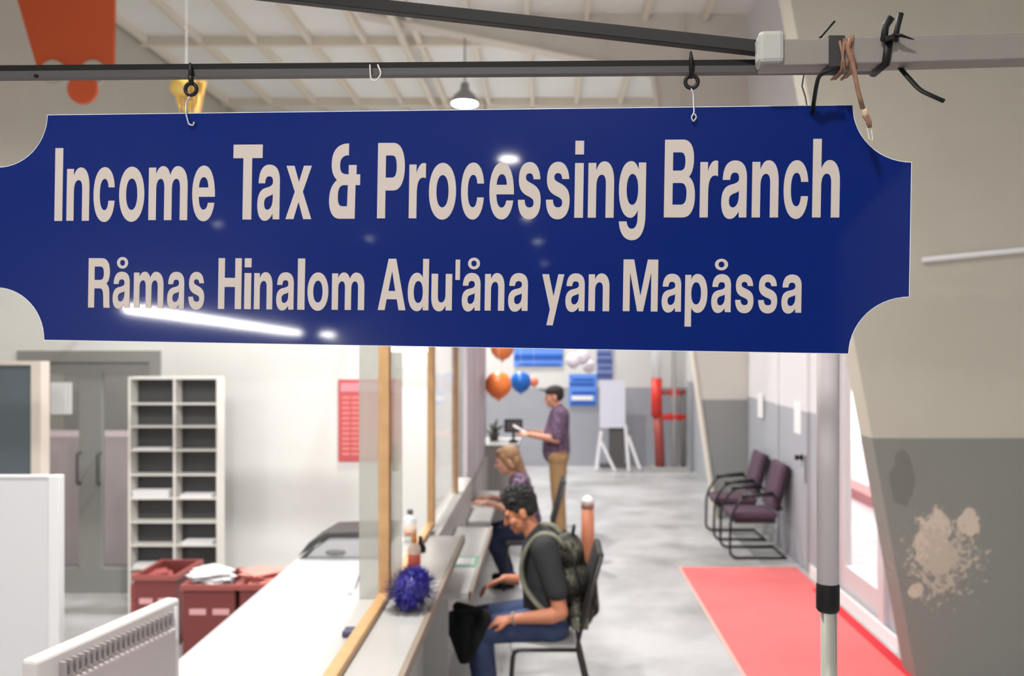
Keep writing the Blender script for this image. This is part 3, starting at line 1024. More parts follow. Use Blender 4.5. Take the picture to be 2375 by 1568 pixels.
# ------------------------------------------------------------------ office furniture
# pigeonhole shelf
YS = 7.0
xa, xb, xm = at(297, 0, YS).x, at(505, 0, YS).x, at(404, 0, YS).x
ztop = H - 80 * YS / F
M_pig = mat('shelf_cream', (228, 226, 220), .5)
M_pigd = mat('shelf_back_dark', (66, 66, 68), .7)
sh = empty('pigeonhole_shelf', ((xa + xb) / 2, YS, 0), 'tall cream pigeonhole shelf with two columns of dark slots in the office', 'shelf')
tw_ = .018
MB().box(xa, xa + tw_, YS, YS + .15, 0, ztop).build('side_panel', M_pig, sh)
MB().box(xb - .012, xb, YS, YS + .15, 0, ztop).build('side_panel', M_pig, sh)
MB().box(xm - tw_ / 2, xm + tw_ / 2, YS, YS + .13, 0, ztop).build('divider', M_pig, sh)
MB().box(xa, xb, YS, YS + .15, ztop, ztop + .02).build('top_panel', M_pig, sh)
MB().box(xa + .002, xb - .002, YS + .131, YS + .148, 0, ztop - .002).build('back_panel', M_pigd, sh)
rows = [937, 990, 1045, 1102, 1157, 1212, 1266, 1320, 1373]
for c0, c1 in ((xa + tw_, xm - tw_ / 2), (xm + tw_ / 2, xb - .012)):
    for y in rows:
        z = H - (y - PY) * YS / F
        MB().box(c0, c1, YS + .004, YS + .13, z - .007, z + .005).build('shelf_board', M_pig, sh)
for (c0, c1, y, h_, lb) in ((xa + .03, xm - .05, 1045, .014, 'thin stack of paper in the third slot of the left shelf column'),
                            (xa + .03, xm - .05, 1157, .06, 'thick stack of white paper in the fifth slot of the left shelf column'),
                            (xm + .05, xb - .05, 1157, .03, 'loose papers in the fifth slot of the right shelf column'),
                            (xm + .06, xb - .05, 1266, .03, 'small paper pile in the seventh slot of the right shelf column'),
                            (xa + .04, xm - .05, 1320, .03, 'low paper pile in the eighth slot of the left shelf column')):
    z = H - (y - PY) * YS / F + .0055
    m_ = MB()
    n_ = max(1, int(h_ / .012))
    for k in range(n_):
        j = random.uniform(-.006, .006)
        m_.box(c0 + j, c1 + j, YS + .01, YS + .12, z + k * h_ / n_, z + (k + .93) * h_ / n_)
    tag(m_.build('paper_stack', M_paper, org=((c0 + c1) / 2, YS, z)), lb, 'paper', 'papers in the pigeonholes')

# white cubicle screen at the left
cx1, zc = at(150, 0, 4.25).x, H - 300 * 4.25 / F
cab = empty('cubicle_screen', (cx1 - .4, 4.22, 0), 'plain white cubicle screen at the left edge of the office', 'screen')
MB().box(cx1 - .95, cx1 - .055, 4.205, 4.235, .05, zc - .01).build('panel', mat('cabinet_white', (208, 208, 211), .5), cab)
MB().box(cx1 - .054, cx1, 4.20, 4.25, 0, zc).build('end_post', mat('screen_post_white', (222, 222, 224), .4), cab, bevel=.004)
MB().box(cx1 - .95, cx1 - .055, 4.20, 4.24, zc - .009, zc).build('top_rail', MATS['screen_post_white'], cab)

# desk inside the office
dk = empty('office_desk', (-1.27, 4.2, 0), 'long white office desk behind the service counter', 'desk')
MB().box(-1.68, -.80, 2.35, 6.15, .725, .76).build('desktop', M_wlam, dk, bevel=.006)
for y in (2.6, 4.2, 5.9):
    MB().box(-1.60, -.9, y, y + .03, 0, .725).build('leg_panel', M_grey, dk)
MB().box(-.86, -.845, 2.35, 6.1, .30, .725).build('modesty_panel', M_grey, dk)
# cable across the desk
tag(MB().tube([at(835, 1330, 4.75) + Vector((0, 0, 0)), at(822, 1375, 4.95), at(802, 1382, 4.93)], .004).build('desk_cable', M_greym, org=at(822, 1375, 4.9), smooth=True), 'thin grey cable lying on the white office desk', 'cable')

# white machine with black lid at the far end of the desk
pr = empty('desktop_printer', (-1.33, 5.9, .76), 'white desktop printer with rounded black lid at the far end of the desk', 'printer')
prof = [(-1.62, .76), (-1.05, .76), (-1.05, .945), (-1.50, .93), (-1.58, .87)]
MB().prism([(-1.62, .762), (-1.05, .762), (-1.05, .90), (-1.46, .90), (-1.56, .83)], lambda a, b, d: (a, d, b), 5.78, 6.1).build('body', M_wlam, pr, bevel=.01)
MB().prism([(-1.67, .775), (-1.57, .835), (-1.465, .905), (-1.05, .91), (-1.05, .95), (-1.48, .935), (-1.60, .865)], lambda a, b, d: (a, d, b), 5.76, 6.12).build('lid', mat('lid_dark', (60, 60, 60), .5), pr, bevel=.006)
MB().ell((-1.42, 5.78, .80), (.07, .02, .018)).build('paper_slot', mat('slot_grey', (120, 120, 118), .6), pr, smooth=True)

# white monitor seen from the back
ma, mb_ = Vector((-1.60, 2.70, 1.2)), Vector((-1.44, 3.38, 1.2))
mon = empty('computer_monitor', (-1.5, 3.1, .76), 'white computer monitor seen from its vented back on the office desk', 'monitor')
d_ = (mb_ - ma).normalized()
nrm = Vector((d_.y, -d_.x, 0))
Mm = Matrix(((d_.x, nrm.x, 0, ma.x), (d_.y, nrm.y, 0, ma.y), (0, 0, 1, 0), (0, 0, 0, 1)))
LM = (mb_ - ma).length
M_mon = mat('monitor_white', (196, 191, 188), .45)
shl = MB().box(0, LM, -.06, 0, .84, 1.2, M=Mm).build('shell', M_mon, mon, bevel=.012)
MB().box(.02, LM - .02, -.066, -.061, .86, 1.18, M=Mm).build('screen', M_black, mon)
MB().box(.06, LM - .05, .001, .022, .88, 1.10, M=Mm).build('rear_bulge', mat('monitor_grey', (170, 160, 160), .5), mon, bevel=.008)
for k in range(22):
    x = .09 + k * (LM - .17) / 21
    MB().box(x, x + .008, .0, .024, 1.115, 1.165, M=Mm).build('vent_slat', mat('vent_grey', (150, 142, 142), .5), shl)
MB().box(LM - .035, LM - .025, .0, .006, 1.05, 1.17, M=Mm).build('side_badge', M_paper, mon)
MB().box(LM / 2 - .04, LM / 2 + .04, -.02, .02, .78, .88, M=Mm).build('neck', M_mon, mon)
MB().box(LM / 2 - .14, LM / 2 + .14, -.1, .1, .762, .78, M=Mm).build('foot', M_mon, mon, bevel=.005)

# maroon bins with papers
M_mar = mat('maroon_plastic', (124, 58, 56), .5)
M_marl = mat('maroon_rim', (160, 86, 82), .5)


def bin_(x0, x1, y0, y1, h_, label):
    root = empty('storage_bin', ((x0 + x1) / 2, (y0 + y1) / 2, 0), label, 'bin', 'maroon storage bins')
    t = .02
    m_ = MB().box(x0, x1, y0, y0 + t, 0, h_).box(x0, x1, y1 - t, y1, 0, h_).box(x0, x0 + t, y0 + t, y1 - t, 0, h_).box(x1 - t, x1, y0 + t, y1 - t, 0, h_).box(x0 + t, x1 - t, y0 + t, y1 - t, 0, .02)
    bw = m_.build('bin_wall', M_mar, root)
    g = .015
    MB().box(x0 - g, x1 + g, y0 - g, y0, h_ - .035, h_).box(x0 - g, x1 + g, y1, y1 + g, h_ - .035, h_).box(x0 - g, x0, y0, y1, h_ - .035, h_).box(x1, x1 + g, y0, y1, h_ - .035, h_).build('rim', M_marl, root)
    w_ = (x1 - x0)
    for k in range(2):
        xx = x0 + w_ * (.12 + .45 * k)
        MB().box(xx, xx + w_ * .32, y0 - .004, y0, h_ * .60, h_ * .68).build('label_strip', mat('pink_label', (222, 168, 170), .6), bw)
    return root


bin_(at(425, 0, 6.0).x, at(545, 0, 6.0).x, 6.0, 6.45, .52, 'maroon storage bin with pink label strips in the middle of the row')
bin_(at(312, 0, 6.25).x, at(408, 0, 6.25).x, 6.25, 6.7, .52, 'maroon storage bin in front of the pigeonhole shelf')
bin_(at(556, 0, 6.0).x, at(690, 0, 6.0).x, 6.0, 6.45, .52, 'maroon storage bin half hidden by the white desk')


def sheets(cx, cy, z, n, label, mt, sx=.21, sy=.30, tilt=.5):
    root = empty('paper_pile', (cx, cy, z), label, 'paper', 'papers heaped in the bins')
    for k in range(n):
        R_ = Matrix.Translation((cx + random.uniform(-.03, .03), cy + random.uniform(-.03, .03), z + .012 * k)) @ Matrix.Rotation(random.uniform(0, 3.1), 4, 'Z') @ Matrix.Rotation(random.uniform(-.1, .1) * tilt, 4, 'X')
        MB().box(-sx / 2, sx / 2, -sy / 2, sy / 2, 0, .008, M=R_).build('sheet', mt, root)
    for k in range(3):
        MB().box(cx - .1, cx + .1, cy - .13, cy + .13, z - .12 * (k + 1), z - .12 * (k + 1) + .11).build('bundle', mt, root)


M_pinkp = mat('pink_paper', (226, 150, 140), .7)
sheets(at(490, 0, 6.2).x, 6.22, .50, 6, 'white papers heaped on the middle maroon bin', M_paper, .18, .26)
sheets(at(350, 0, 6.45).x, 6.47, .44, 4, 'reddish folders in the bin before the shelf', mat('maroon_folder', (164, 84, 84), .6), .16, .24)
sheets(at(610, 0, 6.2).x, 6.22, .50, 6, 'pink paper forms heaped on the bin beside the desk', M_pinkp, .2, .28)

# red chart poster on the office wall
po = empty('chart_poster', (at(857, 0, YO).x, YO - .01, 1.2), 'red printed chart poster on the white office wall', 'poster')
xa_, xb_ = at(785, 0, YO).x, at(930, 0, YO).x
zt, zb = H - 80 * YO / F, H - 270 * YO / F
psh = MB().box(xa_, xb_, YO - .012, YO - .004, zb, zt).build('sheet', mat('poster_red', (206, 92, 96), .6), po)
MB().box(xa_ + .02, xb_ - .02, YO - .014, YO - .0125, zt - .11, zt - .03).build('heading', mat('poster_pink', (222, 150, 160), .6), psh)
for r_ in range(12):
    for c_ in range(6):
        w_ = (xb_ - xa_ - .06) / 6
        x = xa_ + .03 + c_ * w_
        z = zt - .15 - r_ * .045
        MB().box(x + .006, x + w_ - .01, YO - .014, YO - .0125, z - .022, z).build('chart_cell', mat('poster_cell', (232, 140, 134), .6), psh)

# pompom on the ledge
pc_ = Vector((-.585, 3.72, 1.05 + .095))
pom = empty('pompom', (pc_.x, pc_.y, 1.05), 'fluffy violet blue tinsel pompom on the counter ledge', 'decoration')
M_pom = mat('tinsel_violet', (62, 58, 148), .45, var=.3, scale=60)
MB().ell(pc_, (.078, .078, .070)).build('core', M_pom, pom, smooth=True)
m_ = MB()
for k in range(1300):
    zz = random.uniform(-1, 1)
    a = random.uniform(0, 2 * math.pi)
    rr = math.sqrt(1 - zz * zz)
    d = Vector((rr * math.cos(a), rr * math.sin(a), zz))
    L = random.uniform(.108, .142) * (1 - .28 * abs(d.z))
    if pc_.z + d.z * L < 1.055:
        continue
    t1 = d.cross(Vector((.3, .5, .8))).normalized() * .0028
    p0, p1 = pc_ + d * .05, pc_ + d * L
    m_.add([p0 - t1, p0 + t1, p1 + t1 * .6 + Vector((0, 0, -.006)), p1 - t1 * .6 + Vector((0, 0, -.006))], [(0, 1, 2, 3)])
tag(m_.build('tinsel', M_pom, pom, recalc=False), kind='stuff')


# bottles
def bottle(x, y, z, h_, r_, body, cap, lab, label, pump=False):
    root = empty('pump_bottle' if pump else 'bottle', (x, y, z), label, 'bottle')
    bd = MB().lathe([(r_ * .9, 0), (r_, .01), (r_, h_ * .62), (r_ * .8, h_ * .70), (r_ * .35, h_ * .76), (r_ * .35, h_ * .8)], (x, y, z), n=18).build('body', body, root, smooth=True)
    MB().lathe([(r_ * 1.01, h_ * .15), (r_ * 1.01, h_ * .5)], (x, y, z), n=18).build('label_wrap', lab, bd, smooth=True)
    MB().lathe([(r_ * .45, h_ * .79), (r_ * .45, h_ * .9), (r_ * .3, h_ * .92)], (x, y, z), n=14).build('cap', cap, root, smooth=True)
    if pump:
        MB().tube([(x, y, z + h_ * .9), (x, y, z + h_), (x - r_ * 1.4, y, z + h_ * .985)], r_ * .16).build('nozzle', cap, root, smooth=True)


bottle(-.665, 4.30, 1.05, .20, .032, mat('bottle_pale', (226, 200, 186), .35), mat('cap_orange', (214, 140, 60), .4), mat('label_red', (206, 96, 84), .5), 'pale bottle with orange cap standing behind the violet pompom', True)
bottle(-.80, 5.02, 1.05, .20, .038, mat('bottle_clear', (214, 218, 220), .2), M_greym, mat('label_peach', (222, 190, 176), .5), 'clear pump bottle near the second oak post')
tag(MB().lathe([(.03, 0), (.03, .025), (.014, .05), (.010, .085), (.0, .09)], (-.70, 4.75, 1.05), n=14).build('desk_bell', M_black, org=(-.70, 4.75, 1.05), smooth=True), 'small black bell shape on the counter before the clear bottle', 'bell')
tag(MB().box(-.80, -.74, 3.35, 3.42, 1.051, 1.075).build('stapler', mat('navy_plastic', (66, 64, 92), .5), org=(-.77, 3.4, 1.05), bevel=.006), 'small dark stapler on the sill left of the pompom', 'stapler')
# green bordered form on the lower ledge
fm = empty('green_form', (-.52, 5.35, .86), 'white form with a broad green border on the lower ledge', 'form')
MB().box(-.62, -.41, 5.16, 5.42, .8605, .863).build('border', mat('form_green', (112, 186, 156), .6), fm)
MB().box(-.60, -.45, 5.21, 5.37, .8632, .865).build('sheet', M_paper, fm)
# yellow slip taped to the acrylic
tag(MB().box(-.70, -.672, 3.892, 3.896, 1.62, 1.75).build('yellow_tag', mat('tag_yellow', (226, 178, 80), .6), org=(-.685, 3.89, 1.6)), 'small yellow tag stuck on the acrylic beside the oak post', 'tag')
tag(MB().box(-.714, -.708, 5.39, 5.42, 1.50, 1.62).build('orange_tag', mat('tag_orange', (222, 110, 70), .6), org=(-.71, 5.4, 1.5)), 'small orange tag on the second oak post', 'tag')

# ------------------------------------------------------------------ decorations
M_or = mat('balloon_orange', (240, 128, 62), .35)
M_bl = mat('balloon_blue', (22, 104, 196), .35)
M_wh = mat('balloon_white', (232, 230, 240), .3)


def balloon(px, py, Y, r_, m, label):
    c = at(px, py, Y)
    root = empty('balloon', c, label, 'balloon', 'party balloons')
    skin = MB().lathe([(.0, -r_ * 1.12), (r_ * .12, -r_ * 1.08), (r_ * .55, -r_ * .85), (r_ * .9, -r_ * .42), (r_, .0), (r_ * .92, r_ * .42), (r_ * .7, r_ * .75), (r_ * .36, r_ * .95), (0, r_)], c, n=24).build('skin', m, root, smooth=True)
    MB().lathe([(.005, -r_ * 1.12), (r_ * .12, -r_ * 1.22), (.001, -r_ * 1.20)], c, n=10).build('knot', m, skin)
    MB().tube([c + Vector((0, 0, r_ * .9)), (c.x, c.y, 2.8)], .0012, n=5).build('string', M_paper, root)


balloon(1156, 893, 9.6, .150, M_or, 'large orange balloon in front of the far wall above the seated woman')
balloon(1208, 886, 10.2, .125, M_bl, 'blue balloon beside the large orange balloon')
balloon(1165, 806, 10.62, .150, M_or, 'orange balloon half hidden under the lower edge of the sign')
balloon(1238, 886, 10.6, .06, mat('balloon_coral', (240, 128, 96), .35), 'small coral balloon right of the blue one')
balloon(1330, 836, 9.60, .085, M_wh, 'white balloon beside the blue banner, leftmost of the white ones')
balloon(1352, 828, 10.05, .085, M_wh, 'white balloon beside the blue banner, topmost of the white ones')
balloon(1366, 850, 10.6, .08, M_wh, 'white balloon beside the blue banner, rightmost of the white ones')
# ceiling track that the balloons hang from
tr = empty('overhead_rail', (0, 10, 2.8), 'thin white overhead rail the balloons hang from', 'rail')
for y in (9.6, 10.05, 10.2, 10.61):
    MB().box(-.79, .9, y - .015, y + .015, 2.8, 2.83).build('cross_rail', M_paper, tr)
MB().box(-.83, -.79, 9.5, 10.7, 2.8, 2.84).build('end_rail', M_paper, tr)
MB().box(-.82, -.80, 9.98, 10.0, 0, 2.8).build('rail_post', M_paper, tr)

# blue banners on the back wall
M_b1 = mat('banner_blue', (96, 146, 232), .6)
M_b2 = mat('banner_dark_blue', (28, 84, 180), .6)


def banner(px0, px1, py0, py1, stripes, m, m2, label):
    Y = YB - .015
    a, b = at(px0, py0, Y), at(px1, py1, Y)
    root = empty('wall_banner', ((a.x + b.x) / 2, Y, b.z), label, 'banner', 'blue banners on the back wall')
    MB().box(a.x, b.x, Y - .012, Y + .008, b.z, a.z).build('panel', m, root)
    for s0, s1, e0, e1_ in stripes:
        z0, z1 = H - (s1 - PY) * Y / F, H - (s0 - PY) * Y / F
        w_ = b.x - a.x
        MB().box(a.x + w_ * e0, a.x + w_ * e1_, Y - .02, Y - .0125, z0, z1).build('text_stripe', m2, root)


banner(1192, 1305, 770, 850, ((822, 834, .0, 1.0), (843, 847, .1, .95), (795, 805, .2, .9)), M_b1, M_b2, 'wide light blue banner on the far wall under the sign')
banner(1384, 1420, 800, 880, ((818, 824, 0, .9), (832, 842, 0, 1), (850, 856, .1, .95), (866, 876, 0, 1)), mat('banner_grey_blue', (120, 140, 196), .6), mat('banner_navy', (70, 84, 140), .6), 'narrow slate blue banner on the far wall, rightmost of the three')
banner(1320, 1384, 868, 941, ((878, 883, .1, .9), (888, 894, 0, .9), (908, 915, .1, .95), (932, 938, .05, .95)), M_b1, M_b2, 'square blue banner on the far wall behind the standing man')
MB().box(at(1326, 0, 15.5).x, at(1376, 0, 15.5).x, 15.555, 15.572, H - 128 * 15.58 / F, H - 118 * 15.58 / F).build('white_stripe', M_paper, bpy.data.objects['wall_banner.002'])

# exclamation mark hung from the ceiling at upper left
ex = empty('exclamation_decoration', at(170, 150, 8.0), 'big orange exclamation mark with a round dot hung at upper left', 'decoration')
M_ex = mat('exclamation_orange', (216, 94, 50), .55)
poly = [at(88, 158, 8).xz, at(265, 158, 8).xz, at(267, -30, 8).xz, at(34, -30, 8).xz]
MB().prism([(p[0], p[1]) for p in poly], lambda a, b, d: (a, d, b), 7.98, 8.02).build('stroke', M_ex, ex)
c = at(192, 207, 7.91)
Rx = Matrix.Rotation(math.pi / 2, 4, 'X')
MB().lathe([(.135, -.02), (.14, 0), (.135, .02)], (c.x, 7.91, c.z), n=28, M=Rx).build('dot', M_ex, ex)
for px in (130, 222):
    q = at(px, 172, 8)
    MB().lathe([(.115, -.02), (.115, .02)], (q.x, 7.965, q.z), n=28, M=Rx).build('white_disc', M_beige, ex)
for px in (80, 240):
    q = at(px, -25, 8)
    MB().tube([(q.x, 8, q.z), (q.x, 8, CH + .1)], .006).build('cord', M_paper, ex)
# yellow tassel
ye = empty('yellow_tassel', at(436, 185, 6.5), 'yellow paper tassel behind the left eye bolt', 'decoration')
c = at(436, 215, 6.5)
M_ye = mat('tissue_yellow', (236, 198, 104), .6, var=.12, scale=20)
M_ye2 = mat('tissue_gold', (206, 160, 84), .6)
MB().ell(at(420, 203, 6.5), (.085, .06, .07)).build('head', M_ye, ye, smooth=True)
for k in range(22):
    t = k / 21
    A = at(400 + 76 * t, 188, 6.5 + .03 * math.sin(k * 2.1))
    B = at(418 + 46 * t + random.uniform(-3, 3), random.uniform(246, 274), 6.5 + .04 * math.sin(k * 1.3))
    MB().tube([A, (A + B) / 2 + Vector((random.uniform(-.01, .01), 0, 0)), B], [.012, .009, .005], n=6).build('streamer', (M_ye, M_ye2)[k % 2], ye)
MB().tube([at(432, 180, 6.5), (at(432, 180, 6.5).x, 6.5, CH + .1)], .004).build('cord', M_paper, ye)

# ------------------------------------------------------------------ far end of the hall
# fire riser
YV = 14.95
X0 = at(1523, 0, YV).x
ri = empty('fire_riser', (X0, YV, 0), 'red fire sprinkler riser pipe with side branches at the far wall', 'pipe')
zT = H - 78 * YV / F
MB().tube([(X0, YV, .95), (X0, YV, zT)], .095, n=16).build('main_pipe', M_red, ri, smooth=True)
MB().tube([(X0 + .06, YV, .1), (X0 + .04, YV, .6), (X0 + .02, YV, .95)], .085, n=14).build('lower_pipe', mat('dark_red_paint', (158, 70, 64), .5), ri, smooth=True)
MB().tube([(X0, YV, zT), (X0, YV, 3.4)], .08, n=16).build('upper_pipe', M_paper, ri, smooth=True)
z1 = H - 167 * YV / F
z2_ = H - 110 * YV / F
MB().tube(fillet([(X0, YV, z1 + .05), (X0 + .06, YV, z1), (X0 + .5, YV, z1)], .05), .055, n=12).build('branch_pipe', M_red, ri, smooth=True)
MB().tube([(X0, YV, z2_), (X0 + .5, YV, z2_)], .045, n=12).build('branch_pipe', MATS['dark_red_paint'], ri, smooth=True)
MB().tube([(X0 + .30, YV, .1), (X0 + .30, YV, 3.4)], .05, n=12).build('drain_pipe', M_grey, ri, smooth=True)
MB().tube([(X0 + .46, YV, .05), (X0 + .46, YV, z2_)], .04, n=12).build('drain_pipe', M_alu, ri, smooth=True)
for z in (z1, z2_):
    MB().lathe([(.09, -.02), (.09, .02)], (X0 + .3, YV - .02, z), n=16, M=Rx).build('valve_wheel', M_red, ri)
MB().box(X0 - .12, X0 + .55, YV - .12, YV + .12, 0, .08).build('plinth', M_grey, ri)
# white easel board
ea = empty('board_easel', (at(1422, 0, 14.9).x, 14.9, 0), 'white presentation board on an A shaped white easel', 'easel')
p0, p1 = at(1391, 882, 14.9), at(1450, 992, 14.9)
MB().box(p0.x, p1.x, 14.88, 14.91, p1.z, p0.z).build('board', mat('board_lilac_white', (222, 222, 236), .4), ea)
for (xa0, ya0, xb0, yb0) in ((1394, 1000, 1382, 1090), (1394, 1025, 1426, 1092), (1450, 985, 1458, 1092), (1456, 1010, 1484, 1088)):
    MB().bar(at(xa0, ya0, 14.92), at(xb0, yb0, 14.92), .05, .05).build('leg', M_paper, ea)
MB().bar(at(1391, 1080, 14.95), at(1460, 1080, 14.95), .08, .08).build('foot_bar', M_greym, ea)
MB().box(at(1412, 0, 14.95).x, at(1448, 0, 14.95).x, 14.94, 14.96, H - 285 * 14.95 / F, p1.z).build('lower_panel', M_greym, ea)
# counter box with black monitor in front of the standing man
kc = empty('payment_counter', (-.45, 10.5, 0), 'grey payment counter the standing man leans toward', 'counter')
MB().box(-.78, -.36, 10.1, 10.9, 0, .98).build('counter_body', M_grey, kc)
MB().box(-.80, -.33, 10.08, 10.92, .98, 1.02).build('counter_top', MATS['ledge_grey'], kc, bevel=.006)
tm = empty('card_terminal', (-.42, 10.35, 1.02), 'black payment terminal on the grey payment counter', 'terminal')
MB().box(-.46, -.36, 10.3, 10.42, 1.02, 1.05).build('base', M_black, tm, bevel=.006)
MB().bar((-.41, 10.36, 1.05), (-.41, 10.36, 1.14), .03, .03).build('stem', M_black, tm)
scs = MB().box(-.52, -.30, 10.34, 10.38, 1.14, 1.30).build('screen_case', M_black, tm, bevel=.01)
MB().box(-.50, -.32, 10.333, 10.339, 1.16, 1.28).build('screen', M_greym, scs)
pl = empty('potted_plant', (-.66, 10.6, 1.02), 'small grey green potted plant on the payment counter', 'plant')
MB().lathe([(.05, 0), (.07, .10), (.06, .10)], (-.66, 10.6, 1.02), n=16).build('pot', M_greym, pl, smooth=True)
M_leaf = mat('leaf_grey_green', (120, 126, 116), .6, var=.2, scale=20)
for k in range(26):
    a = random.uniform(0, 6.28)
    e = random.uniform(.2, 1.3)
    d = Vector((math.cos(a) * math.cos(e), math.sin(a) * math.cos(e), math.sin(e)))
    c = Vector((-.66, 10.6, 1.11))
    s_ = d.cross(Vector((0, 0, 1))).normalized() * .022
    L = random.uniform(.14, .24)
    MB().add([c, c + d * L * .5 + s_ + Vector((0, 0, .01)), c + d * L - Vector((0, 0, .02)), c + d * L * .5 - s_ + Vector((0, 0, .01)), c + d * L * .5 + Vector((0, 0, -.006))], [(0, 1, 2, 3), (0, 4, 1), (1, 4, 2), (2, 4, 3), (3, 4, 0)]).build('leaf', M_leaf, pl)

# orange post behind the backpack
op = empty('marker_post', (at(1363, 0, 8.5).x, 8.5, 0), 'short orange marker post with dark band and white cap on the floor', 'post')
xo = op.location.x
M_op = mat('post_orange', (190, 118, 84), .5)
MB().lathe([(.10, 0), (.10, .03), (.07, .04)], (xo, 8.5, 0), n=20).build('base', M_black, op, smooth=True)
MB().lathe([(.068, .03), (.062, .58)], (xo, 8.5, 0), n=20).build('shaft', M_op, op, smooth=True)
MB().lathe([(.064, .58), (.064, .63)], (xo, 8.5, 0), n=20).build('band', mat('post_brown', (140, 104, 92), .5), op, smooth=True)
MB().lathe([(.062, .63), (.05, .68), (.02, .70), (0, .70)], (xo, 8.5, 0), n=20).build('cap', M_paper, op, smooth=True)

# red mat
mt = empty('red_mat', (1.88, 6.7, 0), 'red carpet mat on the concrete floor by the glass door', 'mat')
M_mat = mat('mat_red', (216, 108, 108), .85, var=.05, scale=3, bump=.1)
MB().box(1.31, 2.44, 4.6, 8.46, 0, .010).build('pile', M_mat, mt)
m_ = MB().box(1.285, 1.31, 4.6, 8.485, 0, .007).box(1.31, 2.44, 8.46, 8.485, 0, .007)
m_.build('edging', mat('mat_edge', (206, 170, 160), .8), mt)
MB().box(2.36, 2.44, 4.6, 7.7, .0102, .016).build('border_strip', mat('mat_red_dark', (212, 40, 52), .8), mt)

# ------------------------------------------------------------------ maroon arm chairs
M_up = mat('maroon_upholstery', (84, 62, 78), .85, var=.06, scale=30)
M_ch = mat('chair_frame_black', (34, 33, 33), .45)


def arm_chair(yc, label):
    xf, xb2 = 1.86, 2.46
    root = empty('arm_chair', (2.2, yc, 0), label, 'chair', 'maroon sled base arm chairs')
    hw = .245
    for s_ in (-1, 1):
        y = yc + s_ * hw
        sf = MB().tube(fillet([(xb2 - .02, y, .015), (xf, y, .015), (xf + .01, y, .44), (xf + .13, y, .64), (xb2 - .12, y, .66), (xb2 - .07, y, .50)], .09), .014, n=8).build('side_frame', M_ch, root, smooth=True)
        MB().tube([(xf + .12, y, .645), (xb2 - .15, y, .672)], [.022, .022], n=8).build('arm_pad', M_ch, sf, smooth=True)
    MB().tube([(xb2 - .03, yc - hw, .015), (xb2 - .03, yc + hw, .015)], .012).build('floor_bar', M_ch, root)
    MB().tube([(xf + .06, yc - hw, .38), (xf + .06, yc + hw, .38)], .012).build('seat_bar', M_ch, root)
    MB().box(xf + .02, xb2 - .10, yc - .225, yc + .225, .40, .475).build('seat', M_up, root, bevel=.03)
    MB().box(xf + .06, xb2 - .12, yc - .21, yc + .21, .36, .402).build('seat_pan', M_ch, root)
    R_ = Matrix.Translation((xb2 - .14, yc, .48)) @ Matrix.Rotation(math.radians(14), 4, 'Y')
    MB().box(-.035, .035, -.225, .225, .02, .50, M=R_).build('backrest', M_up, root, bevel=.03)
    MB().box(.036, .058, -.215, .215, .0, .49, M=R_).build('back_shell', M_ch, root, bevel=.01)
    return root


arm_chair(9.9, 'maroon arm chair on a black sled frame, the farther one by the right wall')
arm_chair(9.05, 'maroon arm chair on a black sled frame, the nearer one beside the red mat')


# banquet style stacking chairs of the visitors
def stack_chair(x, y, label, pad):
    root = empty('stacking_chair', (x, y, 0), label, 'chair', 'black stacking chairs at the counter')
    for s_ in (-1, 1):
        yy = y + s_ * .2
        MB().tube(fillet([(x + .315, yy, .965), (x + .20, yy, .56), (x + .17, yy, .44), (x + .27, yy, .01)], .05), .012, n=8).build('leg', M_ch, root, smooth=True)
        MB().tube(fillet([(x + .17, yy, .42), (x - .20, yy, .42), (x - .23, yy, .01)], .05), .012, n=8).build('leg', M_ch, root, smooth=True)
    MB().box(x - .22, x + .17, y - .2, y + .2, .405, .455).build('seat', pad, root, bevel=.02)
    R_ = Matrix.Translation((x + .235, y, .70)) @ Matrix.Rotation(math.radians(15.5), 4, 'Y')
    MB().box(-.02, .02, -.2, .2, -.14, .29, M=R_).build('backrest', mat('chair_back_black', (30, 29, 28), .75), root, bevel=.015)
    return root


CX, CY = .0, 5.2
stack_chair(CX, CY, 'black stacking chair under the young man with the backpack', mat('seat_pad_grey', (196, 196, 194), .6))
stack_chair(-.16, 7.85, 'black stacking chair under the woman at the counter', mat('seat_pad_dark', (70, 68, 72), .7))
# ------------------------------------------------------------------ people (bodies grown from joined volumes, one surface each)
def grow(m_, name, material, parent, voxel=.007, smooth=3, org=None):
    o = m_.build(name, material, parent, org=org)
    rm = o.modifiers.new('remesh', 'REMESH')
    rm.mode = 'VOXEL'
    rm.voxel_size = voxel
    rm.use_smooth_shade = True
    if smooth:
        sm = o.modifiers.new('smooth', 'SMOOTH')
        sm.factor = .5
        sm.iterations = smooth
    return o


class Fig:
    """a figure in local axes: x forward, y to its left, z up; placed facing world -X"""

    def __init__(s, X, Y, yaw=math.pi):
        s.X, s.Y = X, Y
        s.c, s.s = math.cos(yaw), math.sin(yaw)

    def __call__(s, x, y, z):
        return Vector((s.X + s.c * x - s.s * y, s.Y + s.s * x + s.c * y, z))


